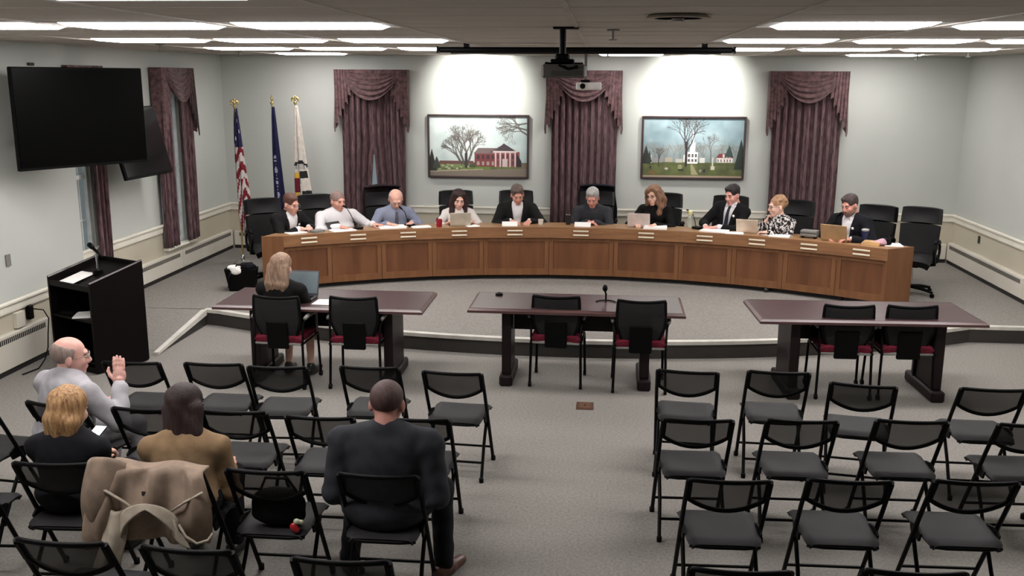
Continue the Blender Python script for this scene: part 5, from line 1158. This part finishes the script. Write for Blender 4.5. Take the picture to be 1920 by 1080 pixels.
# jackets hung on the backs of two executive chairs
def hung(label,x,y,rz,m):
    k=MB()
    def fn(u,v):
        a=2*u-1; s=v*1.25-.25
        yy=-.335 if s>0 else -.335+.0
        if s<0: return (a*.24,-.30+.13*(-s/.25)*1.0,1.135-.02*a*a)
        return (a*(.245+.05*s)+.008*math.sin(9*s),-.345-.03*s-.02*math.sin(a*7+s*2),1.13-.62*s-.03*a*a)
    k.sheet(fn,22,20,.02); o=k.build('hung_jacket',m,smooth=True); o.location=(x,y,P); o.rotation_euler=(0,0,rz); return tag(o,label,'jacket')
for i,lb,m in((3,'dark plum jacket hung over the chair behind the man in blue',cloth('plum_cloth',(40,30,33),(30,22,25))),(6,'navy jacket hung over the chair behind the grey haired man',cloth('navy_cloth',(16,18,25),(12,14,20)))):
    x,y,_=CHR[i]; hung(lb,x,y,face(x,y,CX,CY),m)
# ------------------------------------------------------------------ things on the tables and floor
M_disp=mat('laptop_display',(92,104,108),rough=.3,emit=.05,col2=(86,98,102))
laptop('open laptop with blue grey screen on the left table',-2.78,8.44,.742,-.06,(60,60,64),.34,.23,108,M_disp)
paper('white sheet of paper on the left table beside the laptop',(-2.44,8.33,.742),.26,.20,-.05)
o=thing('table_microphone','small black microphone on a round stand on the middle table','microphone',(.075,8.62,.742)); k=MB(); k.tube([(.09*math.cos(a),.09*math.sin(a)-.02,.006) for a in np.linspace(.2,2.94,9)],.006,6); k.tube([(0,-.0,.006),(0,.07,.006)],.006,6); k.build('stand_foot',M_black,o,smooth=True)
k=MB(); k.tube([(0,.06,.0),(0,.03,.07),(-.01,.0,.11)],.008,8); k.build('stem',M_black,o,smooth=True); k=MB(); k.ell((-.01,-.01,.135),(.024,.026,.034),n=12,m=8); k.build('mic_head',M_black,o,smooth=True)
o=thing('phone_puck','tiny black puck on the left end of the middle table','puck',(-.93,8.82,.742)); k=MB(); k.lathe([(.035,0),(.035,.015),(.02,.022),(.01,.022)],n=16); k.build('puck_body',M_black,o,smooth=40); k=MB(); k.lathe([(.012,.02),(.012,.026),(.004,.026)],n=10); k.build('button',M_dark,o)
o=thing('tote_bag','black open tote bag with a white cloth on the platform below the flag','bag',(-4.37,11.25,P),.2)
k=MB(); k.hexa([(-.15,-.09,0.002),(.15,-.09,0.002),(.15,.09,0.002),(-.15,.09,0.002),(-.20,-.11,.28),(.18,-.11,.27),(.18,.11,.27),(-.20,.11,.28)]); k.build('bag_body',M_black,o)
k=MB(); k.tube([(-.12,-.11,.26),(-.14,-.14,.18),(-.15,-.13,.06)],.012,6); k.tube([(.08,-.1,.26),(.05,-.1,.33),(-.05,-.1,.33),(-.08,-.1,.26)],.010,6); k.build('handle',M_black,o,smooth=True)
k=MB(); addm(k,field([elp((-.09,-.05,.29),(.085,.07,.03)),elp((-.06,-.10,.26),(.07,.03,.05))],.009,.02,wr=.003)); k.build('white_cloth',M_paper,o,smooth=True); k=MB(); addm(k,field([elp((.07,.02,.28),(.10,.08,.05)),cap((0,.05,.30),(.1,.05,.31),.03,.03)],.01,.02,wr=.003)); k.build('dark_scarf',M_navyt,o,smooth=True)
# handbag hung over a folding chair, with red and white charms
o=thing('handbag','dark handbag hung on a folding chair with red and white charms','bag',(-1.63,4.50,.43))
k=MB(); addm(k,field([elp((-.02,.07,.12),(.15,.05,.10)),elp((-.02,.07,.06),(.14,.07,.055))],.01,.03,wr=.003)); k.build('bag_body',M_black,o,smooth=True)
k=MB(); k.tube([(-.12,.07,.18),(-.08,.06,.27),(.04,.06,.27),(.09,.07,.18)],.008,6); k.build('strap',M_black,o,smooth=True)
k=MB(); addm(k,field([elp((.085,-.012,.035),(.022,.016,.024)),elp((.10,-.012,.02),(.018,.014,.018))],.006,.008)); k.build('red_charm',mat('red_charm',(168,28,34),rough=.35),o,smooth=True)
k=MB(); addm(k,field([elp((.10,-.01,.065),(.018,.014,.016)),elp((.125,-.005,.06),(.012,.01,.014))],.006,.008)); k.build('white_charm',mat('pale_charm',(196,196,170),rough=.35),o,smooth=True)
# phone in the hands of the blonde woman
o=thing('mobile_phone','phone with a bright screen held by the blonde woman in navy','phone',(-2.91,5.06,.70),-.1); k=MB(); k.box((0,0,0),(.075,.15,.009),R=rotx(.35),ch=.003); k.build('phone_body',M_black,o); k=MB(); k.box((0,0,.0052),(.068,.14,.001)); k.v=[tuple(rotx(.35)@np.array(p)) for p in k.v]; k.build('phone_screen',mat('phone_screen',(230,236,250),emit=1.2,rough=.2),o)
# khaki coat draped over the chair of the woman in tan
o=thing('draped_coat','khaki coat with hanging belt draped over the chair of the woman in tan','coat',(-2.20,4.42,0),math.radians(-1))
k=MB()
def ct(u,v):
    a=2*u-1; s=v*1.18-.18
    if s<0: return (a*.25-.02,.05-.10*(1+s/.18)+.0,0.80+.01*math.sin(a*5))
    w=.27+.07*math.sin(s*2.2); z=0.80-.36*s*(1+.15*(a<-.5))-.02*a*a
    return (a*w-.03-.04*s,-.055-.05*math.sin(s*2.6)-.024*math.sin(a*9+s*3)-.012*math.sin(a*17),z)
k.sheet(ct,40,26,.014); k.build('coat_back',M_coat,o,smooth=True)
k=MB()
def lob(u,v): 
    a=2*u-1; return (-.27+a*.10-.05*v+.0*a,-.06-.05*math.sin(v*3)-.03*math.cos(a*2.4),.825-.34*v+.05*(1-a*a)*(1-v))
k.sheet(lob,16,16,.016); k.build('shoulder_fold',M_coat,o,smooth=True)
k=MB()
def slv(u,v):
    w=.055+.04*v-.06*max(0,v-.8); a=2*u-1; return (-.20-.06*math.sin(v*2.2)+a*w+.02*math.sin(v*6),-.11-.05*math.sin(v*3)-.02*math.cos(a*3),.60-.52*v+.05*a*v)
k.sheet(slv,12,24,.016); k.build('hanging_sleeve',M_coatl,o,smooth=True)
k=MB(); 
def colr(u,v):
    an=math.pi*(.02+.96*u); return (-.02+.15*math.cos(an),-.125-.02*v-.02*math.sin(an),.56+.10*math.sin(an)-.05*v*(.5+abs(math.cos(an))*1.6))
k.sheet(colr,24,6,.012); k.build('collar_band',M_coatl,o,smooth=True)
for pp in ([(.13,-.13,.55),(.17,-.14,.49),(.22,-.13,.45),(.27,-.11,.46),(.29,-.09,.49)],[(-.34,-.10,.72),(-.24,-.13,.71),(-.14,-.14,.66),(-.08,-.14,.61)],[(.10,-.13,.62),(.17,-.13,.67),(.26,-.11,.72)],[(-.24,-.12,.45),(-.28,-.12,.36),(-.29,-.13,.28),(-.31,-.11,.25)]): k=MB(); k.tube(pp,.0075,6); k.build('piping',M_coatl,o,smooth=True)
k=MB()
k.sheet(lambda u,v:(.11+.05*u-.01*v+.04*u*v,-.135-.02*math.sin(u*3),.60-.12*u-.10*v*(1-.4*u)),8,8,.014); k.build('lapel_flap',M_coatl,o,smooth=True)
k=MB(); k.box((-.03,-.115,.70),(.055,.006,.022)); k.build('label_patch',M_dark,o)
